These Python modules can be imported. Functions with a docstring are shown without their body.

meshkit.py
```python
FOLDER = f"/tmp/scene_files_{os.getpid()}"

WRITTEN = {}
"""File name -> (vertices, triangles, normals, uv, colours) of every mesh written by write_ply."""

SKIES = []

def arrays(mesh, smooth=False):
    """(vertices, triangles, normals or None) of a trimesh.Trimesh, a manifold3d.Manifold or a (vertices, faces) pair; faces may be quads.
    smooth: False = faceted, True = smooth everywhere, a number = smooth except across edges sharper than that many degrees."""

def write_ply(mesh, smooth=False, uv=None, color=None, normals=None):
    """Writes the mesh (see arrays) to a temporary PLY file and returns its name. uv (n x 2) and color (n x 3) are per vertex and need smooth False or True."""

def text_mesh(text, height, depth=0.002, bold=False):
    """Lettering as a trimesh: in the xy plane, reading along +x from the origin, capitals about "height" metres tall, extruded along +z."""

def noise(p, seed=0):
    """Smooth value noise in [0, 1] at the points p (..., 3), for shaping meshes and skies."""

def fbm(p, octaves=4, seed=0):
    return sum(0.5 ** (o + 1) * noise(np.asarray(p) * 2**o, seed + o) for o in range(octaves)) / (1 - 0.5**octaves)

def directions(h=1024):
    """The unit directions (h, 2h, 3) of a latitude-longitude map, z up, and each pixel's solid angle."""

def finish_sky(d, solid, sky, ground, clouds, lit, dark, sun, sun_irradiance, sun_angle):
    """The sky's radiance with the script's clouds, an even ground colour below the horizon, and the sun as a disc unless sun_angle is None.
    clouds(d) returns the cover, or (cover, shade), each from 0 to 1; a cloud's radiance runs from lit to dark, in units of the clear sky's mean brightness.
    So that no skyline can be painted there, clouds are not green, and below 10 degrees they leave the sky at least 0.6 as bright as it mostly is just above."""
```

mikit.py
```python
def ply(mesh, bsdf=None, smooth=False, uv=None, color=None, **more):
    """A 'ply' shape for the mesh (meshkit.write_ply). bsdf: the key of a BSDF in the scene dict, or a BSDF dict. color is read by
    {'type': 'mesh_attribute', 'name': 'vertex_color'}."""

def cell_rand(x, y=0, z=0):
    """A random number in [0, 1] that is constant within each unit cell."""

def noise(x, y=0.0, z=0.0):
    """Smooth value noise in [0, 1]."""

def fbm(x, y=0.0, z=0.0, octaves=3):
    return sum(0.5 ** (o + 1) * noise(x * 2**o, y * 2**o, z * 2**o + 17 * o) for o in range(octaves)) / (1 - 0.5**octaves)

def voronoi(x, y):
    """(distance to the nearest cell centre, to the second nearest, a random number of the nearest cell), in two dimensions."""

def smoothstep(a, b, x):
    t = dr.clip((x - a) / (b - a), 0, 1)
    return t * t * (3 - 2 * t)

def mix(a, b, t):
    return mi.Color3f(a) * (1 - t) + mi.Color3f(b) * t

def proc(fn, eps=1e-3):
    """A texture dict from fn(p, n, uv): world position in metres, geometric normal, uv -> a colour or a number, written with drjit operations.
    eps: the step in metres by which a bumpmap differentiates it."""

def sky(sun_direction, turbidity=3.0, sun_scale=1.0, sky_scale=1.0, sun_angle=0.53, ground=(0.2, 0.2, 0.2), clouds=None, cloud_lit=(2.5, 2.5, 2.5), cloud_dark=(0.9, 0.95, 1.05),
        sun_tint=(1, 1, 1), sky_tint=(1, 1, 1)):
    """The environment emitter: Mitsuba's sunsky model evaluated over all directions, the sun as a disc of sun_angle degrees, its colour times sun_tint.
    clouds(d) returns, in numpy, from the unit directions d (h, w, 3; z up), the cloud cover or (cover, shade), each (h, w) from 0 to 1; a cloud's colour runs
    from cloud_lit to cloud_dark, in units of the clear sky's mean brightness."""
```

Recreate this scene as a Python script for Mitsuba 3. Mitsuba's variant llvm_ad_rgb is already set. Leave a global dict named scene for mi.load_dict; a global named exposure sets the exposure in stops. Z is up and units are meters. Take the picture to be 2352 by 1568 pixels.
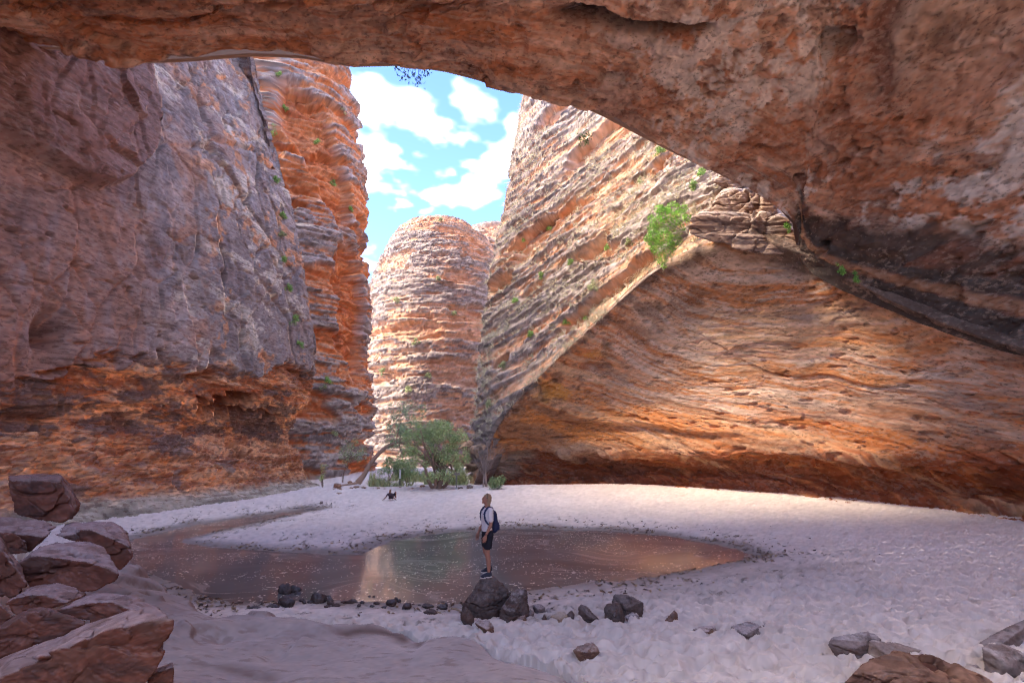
import math, random
import numpy as np, trimesh, shapely, drjit as dr, mitsuba as mi, mikit, meshkit
from scipy.interpolate import PchipInterpolator
from scipy.spatial import ConvexHull

T = mi.ScalarTransform4f
scene, labels = {}, {}
# ------------------------------------------------------------------ camera, sky, exposure
EYE, PITCH, F = np.array([0.0, 0.0, 4.0]), math.radians(12.0), 1176.0
FWD = np.array([0, math.cos(PITCH), math.sin(PITCH)])
UP = np.array([0, -math.sin(PITCH), math.cos(PITCH)])
scene['camera'] = {'type': 'perspective', 'fov': 90.0, 'fov_axis': 'x', 'near_clip': 0.1, 'far_clip': 3000.0,
                   'to_world': T().look_at(origin=EYE.tolist(), target=(EYE + FWD).tolist(), up=[0, 0, 1])}
exposure = 4.3


def ray(px, py):
    """direction seen at a point of the photograph (2352 wide), to place the landscape's points at their distances"""
    return FWD + (px - 1176) / F * np.array([1.0, 0, 0]) + (784 - py) / F * UP


def W(px, py, Y):
    d = ray(px, py)
    return EYE + d * (Y / d[1])


def Wz(px, py, z):
    d = ray(px, py)
    return EYE + d * ((z - EYE[2]) / d[2])


def sst(a, b, x):
    t = np.clip((x - a) / (b - a), 0, 1)
    return t * t * (3 - 2 * t)


def fb(p, sx, sy=None, sz=None, octv=3, seed=0):
    """fractal noise 0..1 at points p (n,3)"""
    sy = sx if sy is None else sy
    sz = sx if sz is None else sz
    q = np.asarray(p, np.float32).reshape(-1, 3)
    x, y, z = (mi.Float(np.ascontiguousarray(q[:, k] * s + o + seed * g)) for k, s, o, g in ((0, sx, 3.1, 13.7), (1, sy, 7.7, 5.3), (2, sz, 1.9, 29.1)))
    return np.array(mikit.fbm(x, y, z, octv)).reshape(np.shape(p)[:-1])


def fr(p, sx, sy=None, sz=None, octv=5, seed=0, gain=.78):
    """the same with strong fine detail"""
    sy = sx if sy is None else sy
    sz = sx if sz is None else sz
    out, tot = 0, 0
    for o in range(octv):
        k = 2.03 ** o
        out = out + gain ** o * fb(p, sx * k, sy * k, sz * k, 1, seed + 31 * o)
        tot += gain ** o
    return .5 + (out / tot - .5) * 1.9


def ridge(p, sx, sy=None, sz=None, octv=2, seed=0):
    return 1 - np.abs(2 * fb(p, sx, sy, sz, octv, seed) - 1) * 2


def cells(p, sx, sy=None, sz=None, seed=0, warp=.35):
    """three-dimensional blocks: (distance to the block's joint, a random number of the block, height of its tilted face)"""
    sy = sx if sy is None else sy
    sz = sx if sz is None else sz
    q = np.asarray(p, np.float32).reshape(-1, 3) * np.array([sx, sy, sz], np.float32) + np.array([3.7, 9.1, 5.3], np.float32) * (seed + 1)
    if warp:
        q = q + warp * 2 * (np.stack([fb(q, .9, octv=3, seed=k) for k in range(3)], -1) - .5).astype(np.float32)
    x, y, z = (mi.Float(np.ascontiguousarray(q[:, k])) for k in range(3))
    ix, iy, iz = dr.floor(x), dr.floor(y), dr.floor(z)
    d1, d2, r, tilt = mi.Float(9), mi.Float(9), mi.Float(0), mi.Float(0)
    for a in (-1, 0, 1):
        for b in (-1, 0, 1):
            for c in (-1, 0, 1):
                cx, cy, cz = ix + a, iy + b, iz + c
                h = mikit.cell_rand(cx, cy, cz)
                h2 = dr.fma(h, 917.13, 0.0)
                h2 = h2 - dr.floor(h2)
                h3 = h * 5381.7
                h3 = h3 - dr.floor(h3)
                vx, vy, vz = x - cx - .1 - .8 * h, y - cy - .1 - .8 * h2, z - cz - .1 - .8 * h3
                d = dr.sqrt(vx * vx + vy * vy + vz * vz)
                near = d < d1
                d2 = dr.select(near, d1, dr.minimum(d2, d))
                h4 = h * 77.77
                h4 = h4 - dr.floor(h4)
                r = dr.select(near, h4, r)
                tilt = dr.select(near, vx * (h2 - .5) * 2 + vy * (h3 - .5) * 2 + vz * (h - .5) * 2, tilt)
                d1 = dr.minimum(d1, d)
    sh = np.shape(p)[:-1]
    return np.array(d2 - d1).reshape(sh), np.array(r).reshape(sh), np.array(tilt).reshape(sh)


def cloud_cover(d):
    az = np.degrees(np.arctan2(d[..., 0], d[..., 1]))
    el = np.degrees(np.arcsin(np.clip(d[..., 2], -1, 1)))
    P = d / np.maximum(d[..., 2:3], 0.12)
    n = meshkit.fbm(P * 2.6 + 5.0, 5, 3)
    n2 = meshkit.fbm(P * 7.0 + 1.0, 4, 8)
    cover = np.zeros(az.shape)
    for px, py, ra, re, amp in ((855, 230, 3.6, 2.0, 1), (925, 268, 4.2, 2.1, 1), (1000, 298, 4.0, 1.8, 1), (1060, 312, 2.6, 1.5, .9), (1095, 265, 2.8, 1.7, .95), (855, 368, 3.2, 2.0, 1), (910, 392, 2.6, 1.2, .9), (1030, 402, 1.9, .8, .8), (1090, 402, 2.4, 1.7, .9),
                                (1060, 446, 2.8, 1.1, .95), (1000, 445, 1.8, .8, .8), (1195, 285, 2.0, 2.4, .9), (1140, 365, 2.4, 2.0, .95), (1115, 430, 2.0, 1.5, .95), (930, 470, 1.4, .5, .6), (985, 484, 1.1, .4, .55), (838, 605, 1.8, .9, .8), (840, 172, 1.2, .6, .45), (975, 360, 2.4, .8, .7), (1215, 400, 2, 2, .8)):
        r = ray(px, py)
        a, e = math.degrees(math.atan2(r[0], r[1])), math.degrees(math.asin(r[2] / np.linalg.norm(r)))
        cover = np.maximum(cover, amp * np.exp(-.5 * ((az - a) / (1.15 * ra)) ** 2 - .5 * ((el - e) / (1.1 * re)) ** 2))
    here = np.exp(-((az + 8) / 40.0) ** 2)
    away = (1 - here) * 1.05 * meshkit.fbm(P * 0.9 + 9.0, 3, 11)
    c = np.maximum(cover, away)
    n3 = meshkit.fbm(P * 18.0 + 4.0, 3, 21)
    t = c + (n - 0.5) * 1.2 + (n2 - .5) * 1.2 + (n3 - .5) * .7
    return sst(0.42, 1.05, t), .8 * sst(.25, .85, .5 + (n2 - .5) * 1.6 + (n3 - .5) * .6 - .6 * (t - .9))


SUN = np.array([-0.68, -0.22, 0.74])
scene['sky'] = mikit.sky(SUN, turbidity=2.1, sun_scale=0.46, sky_scale=1.0, sun_angle=26, sky_tint=(.72, .73, .95), sun_tint=(1, .97, .96), clouds=cloud_cover, cloud_lit=(2.75, 2.7, 2.7), cloud_dark=(1.8, 1.85, 1.95), ground=(.3, .28, .28))


# ------------------------------------------------------------------ helpers: surfaces
def say(key, label, category=None, kind=None, group=None):
    d = labels.setdefault(key, {})
    d['label'] = label
    if category: d['category'] = category
    if kind: d['kind'] = kind
    if group: d['group'] = group


_used = {}


def name(key):
    n = _used.get(key, 0)
    _used[key] = n + 1
    return key if n == 0 else f'{key}_{n:03d}'


def samples(counts):
    out = [np.linspace(i, i + 1, c, endpoint=False) for i, c in enumerate(counts)]
    return np.concatenate(out + [[len(counts)]])


def loft(C, nu, nv):
    """a smooth sheet through a grid of control points: (rows, columns, 3)"""
    C = np.asarray(C, float)
    A = PchipInterpolator(np.arange(C.shape[0]), C, axis=0)(samples(nu))
    return PchipInterpolator(np.arange(C.shape[1]), A, axis=1)(samples(nv))


def grid_normals(S, sign=1):
    n = np.cross(np.gradient(S, axis=1), np.gradient(S, axis=0)) * sign
    return n / np.maximum(np.linalg.norm(n, axis=-1, keepdims=True), 1e-9)


def grid_mesh(S):
    r, c = S.shape[:2]
    i = np.arange(r * c).reshape(r, c)
    q = np.stack([i[:-1, :-1], i[:-1, 1:], i[1:, 1:], i[1:, :-1]], -1).reshape(-1, 4)
    return S.reshape(-1, 3), q


def blend(a, b, t):
    return a + (np.asarray(b, float) - a) * np.clip(t, 0, 1)[..., None]


def const(p, c):
    return np.broadcast_to(np.asarray(c, float), p.shape).copy()


def sheet(key, S, col, bsdf='rock', smooth=True):
    v, q = grid_mesh(S)
    scene[key] = mikit.ply((v, q), bsdf, smooth=smooth, color=np.clip(col.reshape(-1, 3), 0.005, .95))


VC = {'type': 'mesh_attribute', 'name': 'vertex_color'}


def rock_bump(p, n, uv):
    return 0.6 * mikit.fbm(p.x * 5, p.y * 5, p.z * 9, 3) + 0.3 * mikit.noise(p.x * 31, p.y * 31, p.z * 45)


def rough(key, bump, height, rough=.9, spec=.25, eps=.01):
    scene[key] = {'type': 'twosided', 'bsdf': {'type': 'bumpmap', 'scale': height, 'texture': mikit.proc(bump, eps), 'bsdf': {
        'type': 'principled', 'base_color': dict(VC), 'roughness': rough, 'specular': spec}}}


rough('rock', rock_bump, .08)


def fleck_mask(p, n, uv):
    """small dark pits and flecks in the stone"""
    a = mikit.fbm(p.x * 6.1, p.y * 6.1, p.z * 9.3, 4)
    b = mikit.fbm(p.x * .6 + 9, p.y * .6, p.z * .8, 2)
    return mikit.smoothstep(.62, .72, a + .30 * (b - .5)) * .4


def pitted_bump(p, n, uv):
    return .5 * mikit.fbm(p.x * 5, p.y * 5, p.z * 7, 3) + .35 * mikit.noise(p.x * 21, p.y * 21, p.z * 29) - .8 * mikit.smoothstep(.60, .72, mikit.fbm(p.x * 6.1, p.y * 6.1, p.z * 9.3, 4))


def grain_mask(p, n, uv):
    """dirt in pores and along thin bedding lines"""
    a = mikit.fbm(p.x * 3.7, p.y * 3.7, p.z * 6.5, 4)
    l = mikit.fbm(p.x * .8 + 5, p.y * .8, p.z * 7.0, 3)
    b = mikit.fbm(p.x * .5 + 2, p.y * .5, p.z * .6, 2)
    return dr.maximum(mikit.smoothstep(.52, .70, a) * .5, mikit.smoothstep(.60, .68, l + .2 * (b - .5)) * .45)


def bloom_mask(p, n, uv):
    """pale weathered grains"""
    a = mikit.fbm(p.x * 4.9 + 30, p.y * 4.9, p.z * 5.9, 4)
    b = mikit.fbm(p.x * .4 + 8, p.y * .4, p.z * .5, 3)
    return mikit.smoothstep(.50, .66, a * .65 + b * .35) * .38


def tone(color, rough_=.9, spec=.25):
    return {'type': 'principled', 'base_color': color, 'roughness': rough_, 'specular': spec}


for key, bump, high in (('rock_near', rock_bump, .08), ('rock_loose', rock_bump, .05), ('rock_pitted', pitted_bump, .10)):
    scene[key] = {'type': 'twosided', 'bsdf': {'type': 'bumpmap', 'scale': high, 'texture': mikit.proc(bump, .01), 'bsdf': {
        'type': 'blendbsdf', 'weight': mikit.proc(fleck_mask if key == 'rock_pitted' else grain_mask),
        'a': tone(dict(VC), .55, .45) if key == 'rock_loose' else {'type': 'blendbsdf', 'weight': mikit.proc(bloom_mask), 'a': tone(dict(VC)), 'b': tone({'type': 'rgb', 'value': [.50, .36, .28] if key == 'rock_pitted' else [.40, .31, .27]})},
        'b': tone({'type': 'rgb', 'value': [.10, .05, .035]})}}}


def sand_bump(p, n, uv):
    return mikit.fbm(p.x * 6, p.y * 6, p.z * 6, 3)


rough('sand_grain', sand_bump, .025)

ORANGE, PALE, GREY = (.50, .19, .07), (.66, .42, .27), (.37, .33, .325)


def beds(p, seed, t1=1.7, t2=.6):
    z = p[..., 2] + 1.5 * (fb(p, .045, seed=seed) - .5) * 2
    q = np.stack([p[..., 0], p[..., 1], z], -1)
    a = fb(q, .07, .07, 1 / t1, 2, seed + 1)
    b = fb(q, .16, .16, 1 / t2, 2, seed + 2)
    c = fb(q, .6, .6, 2.6, 2, seed + 3)
    return sst(.38, .62, a), sst(.35, .65, b), c, q


# ------------------------------------------------------------------ left cavern wall
def left_wall():
    plan = np.array([(-29, -14), (-30, -4), (-30, 8), (-29, 20), (-27.5, 27), (-26.3, 33), (-25, 39), (-23.8, 45), (-22.6, 50), (-22.0, 53), (-22.6, 55.5), (-25.5, 57.5), (-32, 60)], float)
    zs = np.array([-2, -.4, .3, .9, 2.0, 3.3, 4.3, 6, 8, 9.7, 11.5, 14, 20, 28, 38, 50, 66])
    off = np.array([3.6, 3.2, 2.4, 1.3, .7, .3, -.3, -.9, -.2, .7, .5, .2, -.9, -2.7, -5.8, -9.6, -15.5])
    hol = np.array([.3, .3, .3, .4, .5, .8, 1.6, 3.0, 2.8, 1.8, 1.3, 1, 1])
    t = np.gradient(plan, axis=0)
    n = np.stack([t[:, 1], -t[:, 0]], 1)
    n /= np.linalg.norm(n, axis=1, keepdims=True)
    C = np.zeros((len(zs), len(plan), 3))
    for r, z in enumerate(zs):
        o = off[r] * np.ones(len(plan))
        if 4 <= z <= 8.5:
            o = off[r] * hol
        C[r, :, :2] = plan + n * o[:, None]
        C[r, :, 2] = z
    S = loft(C, [3, 6, 8, 14, 20, 18, 24, 28, 24, 24, 30, 56, 60, 64, 44, 10], [3, 4, 8, 50, 66, 66, 66, 66, 58, 46, 34, 14, 5])
    N = grid_normals(S, 1)
    y, z = S[..., 1], S[..., 2]
    zl = 8.9 + .09 * (y - 33) + 4.2 * (fr(S, .08, .08, .05, 4, 5, .6) - .5) + 1.8 * sst(43, 50, y)
    e1, r1, t1 = cells(S, .16, .16, .11, 1, .22)
    e5, r5, t5 = cells(S, .34, .34, .15, 5, .25)
    e2, r2, t2 = cells(S, .42, .42, .34, 2, .4)
    e3, r3, t3 = cells(S, .8, .8, 1.6, 3, .4)
    e4, r4, t4 = cells(S, 2.2, 2.2, 4.5, 4, .4)
    zl = zl + 1.2 * (r2 - .5) + .5 * (r3 - .5)
    slab = sst(zl - .12, zl + .12, z)
    edge = np.interp(y, [15, 24, 26, 31, 33, 35.6, 36, 40], [19, 21, 20.5, 20.7, 22.5, 27, 36, 60]) + 2.0 * (fb(S, .25, octv=4, seed=2) - .5)
    block = sst(edge - .1, edge + .35, z)
    a, b, c, q = beds(S, 10, 1.3, .5)
    lo = 1 - slab
    base = sst(3.7, 3.0, z)
    right = sst(37, 43, y)
    fine = fr(S, 1.2, 1.2, 2.0, 4, 8) - .5
    plate_on = fb(S, .14, octv=3, seed=72)
    upright = fb(S, .40, .40, .045, 3, 70)
    crack3 = sst(.016, .004, np.abs(upright - .5)) * sst(.46, .56, fb(S, .2, .2, .14, 3, 71)) * (.3 + .7 * right)
    crack1 = sst(.06, .0, e1) * sst(.45, .6, fb(S, .12, octv=2, seed=61))
    crack2 = sst(.09, .0, e2) * sst(.50, .62, fb(S, .15, octv=2, seed=62)) * (.35 + .65 * right)
    flake = sst(.52, .54, fb(S, .3, .3, .35, 5, 9) + .05 * right)
    d = slab * (.30 + .26 * (r1 - .5) + .10 * t1 + .20 * (r5 - .5) - .25 * sst(.05, 0, e5) * sst(.45, .55, plate_on) + (.08 + .16 * right) * (r2 - .5) + .06 * t2 + .12 * flake - .45 * crack1 - .30 * crack2 - .55 * crack3 + .16 * (upright > .5) + .08 * (fb(S, .35, octv=4, seed=6) - .5))
    d += .55 * lo * (1 - .6 * base) * (.45 * (a - .5) + .42 * (r2 - .5) + .15 * t2 + .30 * (r3 - .5) + .10 * t3 + .55 * (fr(S, .18, .18, .4, 5, 7) - .5) + .5 * sst(.46, .52, fb(q, .12, .12, .9, 3, 67)) + .3 * sst(.46, .52, fb(q, .3, .3, 2.0, 3, 68)) - .4 - .3 * sst(.12, 0, e3) - .35 * sst(.07, 0, e2))
    d += lo * base * sst(.5, 1.2, z) * (.25 * (r3 - .5) + .1 * t3) + .08 * fine + .10 * lo * (1 - base * .5) * (r4 - .5)
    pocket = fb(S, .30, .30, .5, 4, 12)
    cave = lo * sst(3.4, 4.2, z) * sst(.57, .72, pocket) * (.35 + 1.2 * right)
    d -= 1.5 * cave
    d += 1.3 * block * (1 + .35 * t2)
    d -= 2.6 * np.exp(-((y - 28.7) / .8) ** 2 - ((z - 10.5) / 1.4) ** 2)
    pit = sst(.70, .76, fb(S, .8, .8, 1.9, 3, 33)) * sst(.5, .65, fb(S, .1, octv=2, seed=35))
    d -= .45 * slab * pit
    S2 = S + N * d[..., None]
    # colour
    n1, n2, n3 = fb(S, .12, .12, .06, 4, 20), fr(S, .4, .4, .3, 5, 21), fr(S, 2.2, 2.2, 2.8, 3, 22)
    varn = blend(const(S, (.225, .180, .170)), (.32, .265, .25), n2 * 1.2 - .1)
    varn = blend(varn, (.37, .205, .155), sst(.0, 1, (1 - sst(29, 38, y)) * .9 + (n1 - .5) * .8))
    varn = blend(varn, (.42, .21, .14), sst(.56, .70, fr(S, .3, .3, .2, 5, 23)) * .45 * (1 - .6 * right))
    varn = blend(varn, (.48, .21, .10), sst(.75, .95, r2) * sst(.52, .6, n1) * .5)
    streak = np.exp(-((y - 37.0 - (z - 20) * .05 + 2.5 * (n1 - .5)) / 1.5) ** 2)
    varn = blend(varn, (.50, .36, .31), streak * sst(.35, .6, n2) * .75)
    patch = sst(.60, .66, fr(S, .34, .34, .42, 5, 24)) * sst(.46, .56, fb(S, .11, .11, .09, 3, 64)) * sst(33, 38, y)
    varn = blend(varn, (.58, .49, .40), patch * .9)
    varn = blend(varn, (.34, .30, .32), sst(.5, .8, fb(S, 1.6, 1.6, .35, 4, 65)) * .45)
    varn = blend(varn, (.13, .10, .11), sst(.56, .70, fb(S, .7, .7, .06, 4, 69)) * .4)
    varn = blend(varn, (.42, .18, .085), np.maximum(crack3, np.maximum(crack2, crack1 * .7)) * .5 * sst(.42, .55, n2))
    varn = blend(varn, (.60, .27, .12), sst(.68, .74, fr(S, .4, .4, .3, 4, 66)) * right * .7)
    varn = blend(varn, (.21, .105, .085), block * .7)
    org = blend(const(S, (.56, .24, .095)), (.66, .40, .24), n2 * 1.5 - .3)
    org = blend(org, (.30, .095, .04), sst(.46, .62, fr(S, .25, .25, .8, 5, 26)) * .8)
    org = blend(org, (.15, .105, .095), sst(.54, .62, fr(S, .2, .2, .4, 5, 25) + .1 * (r3 - .5)) * (1 - .8 * base) * .8)
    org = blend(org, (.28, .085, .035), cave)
    org = blend(org, (.20, .17, .16), sst(.60, .66, fb(S, .55, .55, .8, 4, 27)) * base * .6)
    led = sst(1.5, .7, z + .6 * (n1 - .5) + .9 * (n2 - .5))
    org = blend(org, blend(const(S, (.46, .40, .32)), (.24, .21, .17), sst(.4, .65, fb(S, .3, .3, 2.0, 4, 28))), led)
    org = blend(org, (.12, .13, .07), sst(.05, -.2, z) * .8)
    col = org + (varn - org) * slab[..., None]
    col *= (.66 + .68 * n3)[..., None]
    sheet('cavern_wall', S2, col, 'rock_near')
    say('cavern_wall', 'dark varnished left wall of the cavern, orange and hollowed out below', kind='structure')
    return S2, N


LW, LWN = left_wall()


# ------------------------------------------------------------------ outer cliffs
def outer(key, C, nu, nv, sign, seed, amp=1.0, crust=.5, lobes=2.0, pock=1.0, grey=GREY, orange=ORANGE, pale=PALE, straw=0.0, bed=1.0, carve=None, fade=0, dip=0):
    S = loft(C, nu, nv)
    N = grid_normals(S, sign)
    q = S.copy()
    q[..., 2] += 2.2 * (fb(S, .04, seed=seed) - .5) + .45 * (fb(S, .22, .22, .1, seed=seed + 15) - .5)
    if dip:  # beds that rise towards the cavern
        along = (S[..., 0] + 3) * .66 - (S[..., 1] - 55) * .75
        q[..., 2] -= dip * (np.sqrt(along ** 2 + 16) + along) / 2
    k = 1 / bed
    e1, r1, t1 = cells(q, .16 * k, .16 * k, .75 * k, seed + 1, .2)
    e2, r2, t2 = cells(q, .6 * k, .6 * k, 2.2 * k, seed + 2, .25)
    l1 = sst(.46, .54, fb(q, .035, .035, .62 * k, 3, seed + 3))
    l2 = sst(.45, .55, fb(q, .07, .07, 1.5 * k, 3, seed + 4))
    l3 = sst(.42, .58, fb(q, .16, .16, 3.6 * k, 2, seed + 14))
    big = fb(S, .06, .06, .03, 3, seed + 5) - .5
    pk = fb(q, .13, .13, .25, 4, seed + 6)
    hollow = sst(.56, .63, pk) * pock
    f = fr(S, .9, .9, 2.4, 4, seed + 7) - .5
    brk = sst(.40, .60, fb(S, .22, .22, .3, 4, seed + 17))
    thick = sst(.38, .62, fb(q, .03, .03, .2 * k, 3, seed + 20))
    r2 = .5 + (r2 - .5) * (.4 + .9 * thick)
    l2, l3 = l2 * thick + .5 * (1 - thick), l3 * (1.2 - thick) + .5 * (thick - .2)
    lay = .26 * l1 + (.12 + .34 * brk) * l2 + (.10 + .26 * (1 - brk)) * l3 + .40 * r1 + .34 * r2
    d = lobes * big * 2 + amp * (lay * .95 + .10 * t1 + .10 * t2 + .22 * f + .8 * (fb(S, .3, .3, .5, 3, seed + 16) - .5))
    d -= .74 * amp + 1.2 * hollow
    cv = 0
    if carve is not None:
        cv = carve(S)
        d -= 1.9 * cv
    if fade:
        row = np.arange(S.shape[0])[:, None]
        d = np.where(d < 0, d * sst(fade + 4, fade + 30, row), d * sst(fade, fade + 3, row))
    S2 = S + N * d[..., None]
    n2 = fr(q, .3, .3, 1.6, 5, seed + 9)
    m = (lay - .78) * 1.1 + (fb(S, .06, .06, .08, 4, seed + 8) - .5) * 1.4 + (fb(q, .015, .015, .17 * k, 4, seed + 19) - .5) * 1.5 + .45 * f + crust
    cr = sst(-.10, .22, m) * (1 - .95 * hollow) * (1 - .95 * cv)
    col = blend(const(S, orange), pale, n2 * 1.6 - .3)
    col = blend(col, (.36, .11, .045), sst(.46, .62, fr(q, .14, .14, .9, 4, seed + 12)) * (.35 + .4 * cv))
    g = blend(const(S, grey), np.asarray(grey) * .45, sst(.40, .66, fr(S, .9, .9, 2.8, 4, seed + 10)))
    col = blend(col, g, cr * .92)
    if fade:
        row = np.arange(S.shape[0])[:, None] + 8 * (fb(S, .5, octv=4, seed=seed + 18) - .5)
        col = blend(col, g * .55, sst(14, 6, row) * .8)
    if straw:
        N2 = grid_normals(S2, sign)
        up = sst(-.1, .5, N2[..., 2]) * sst(.44, .58, fr(S, .7, .7, 1.2, 4, seed + 11)) * straw * (1 - cv)
        col = blend(col, (.58, .52, .42), up)
    col *= (.66 + .68 * fr(S, 2.2, 2.2, 4, 3, seed + 13))[..., None]
    sheet(key, S2, col)
    return S2, N


def plan_profile(plan, zs, off):
    """cliff from a line on the ground and a profile: off[r] metres out (+) or back (-) at height zs[r]"""
    plan = np.array(plan, float)
    t = np.gradient(plan, axis=0)
    n = np.stack([t[:, 1], -t[:, 0]], 1)
    n /= np.linalg.norm(n, axis=1, keepdims=True)
    C = np.zeros((len(zs), len(plan), 3))
    for r in range(len(zs)):
        C[r, :, :2] = plan + n * (np.ones(len(plan)) * off[r])[:, None]
        C[r, :, 2] = zs[r]
    return C


def left_carve(S):
    y, z = S[..., 1], S[..., 2]
    w = 2.2 * (fb(S, .25, .25, .12, 4, seed=55) - .5)
    a = sst(1.35, .65, ((y - 69.6 + w + (z - 23) * .06) / 3.0) ** 2 + ((z - 23 - 2 * w) / 9.5) ** 2)
    b = sst(1.35, .65, ((y - 66.6 + w + (z - 46) * .13) / 2.3) ** 2 + ((z - 46 - 2 * w) / 11) ** 2)
    return np.maximum(a, b)


C = plan_profile([(-38, 58), (-31, 60), (-25.5, 63), (-22.2, 67), (-20.6, 71), (-20.2, 75), (-22, 80), (-28, 88)],
                 [-1, 1.5, 6, 12, 18, 24, 32, 42, 55, 68, 82], [1.3, .8, .1, .2, -1.0, -.9, -2.0, -3.2, -5.2, -8, -13])
L2, L2N = outer('cliff', C, [6, 24, 32, 32, 32, 42, 52, 56, 44, 8], [6, 40, 64, 56, 44, 34, 10], 1, 40, 1.2, .14, 1.5, 1.0, straw=.35, bed=1.1, carve=left_carve, orange=(.50, .165, .055), pale=(.58, .28, .14))
say('cliff', 'deeply bedded orange cliff on the left side of the gorge, dotted with green plants', kind='structure')


def dome(key, cx, cy, prof, seed, **k):
    ang = np.radians(np.linspace(165, 375, 25))
    C = np.array([[(cx + r * math.cos(a), cy + r * math.sin(a), z) for a in ang] for z, r in prof])
    return outer(key, C, [27] * (len(prof) - 1), [4] + [16] * 22 + [4], 1, seed, **k)


DM, DMN = dome('rock_dome', -16.6, 112, [(-1, 19.5), (6, 19), (14, 18.6), (22, 18), (30, 17.2), (37, 16.2), (43, 14.4), (48, 12.8), (52, 10.6), (54.3, 8), (55.6, 5.5), (56.3, 3), (56.6, .1)], 60, amp=.85, crust=.22, lobes=1.2, pock=.7, bed=.62, orange=(.58, .30, .16), pale=(.68, .47, .33), grey=(.36, .32, .305))
say('rock_dome', 'rounded beehive dome of grey and orange banded rock at the end of the gorge', kind='structure')
D2, D2N = dome('rock_dome_001', -3.0, 130, [(-1, 22), (14, 21.5), (28, 20.5), (40, 18.5), (50, 16), (57, 12), (61, 8), (62.5, 4), (63, .1)], 80, amp=.85, crust=.22, lobes=1.5, pock=.7, bed=.62, orange=(.58, .30, .16), pale=(.68, .47, .33), grey=(.36, .32, .305))
say('rock_dome_001', 'second rock dome behind, showing as a flat shoulder right of the main dome', kind='structure')

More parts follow.
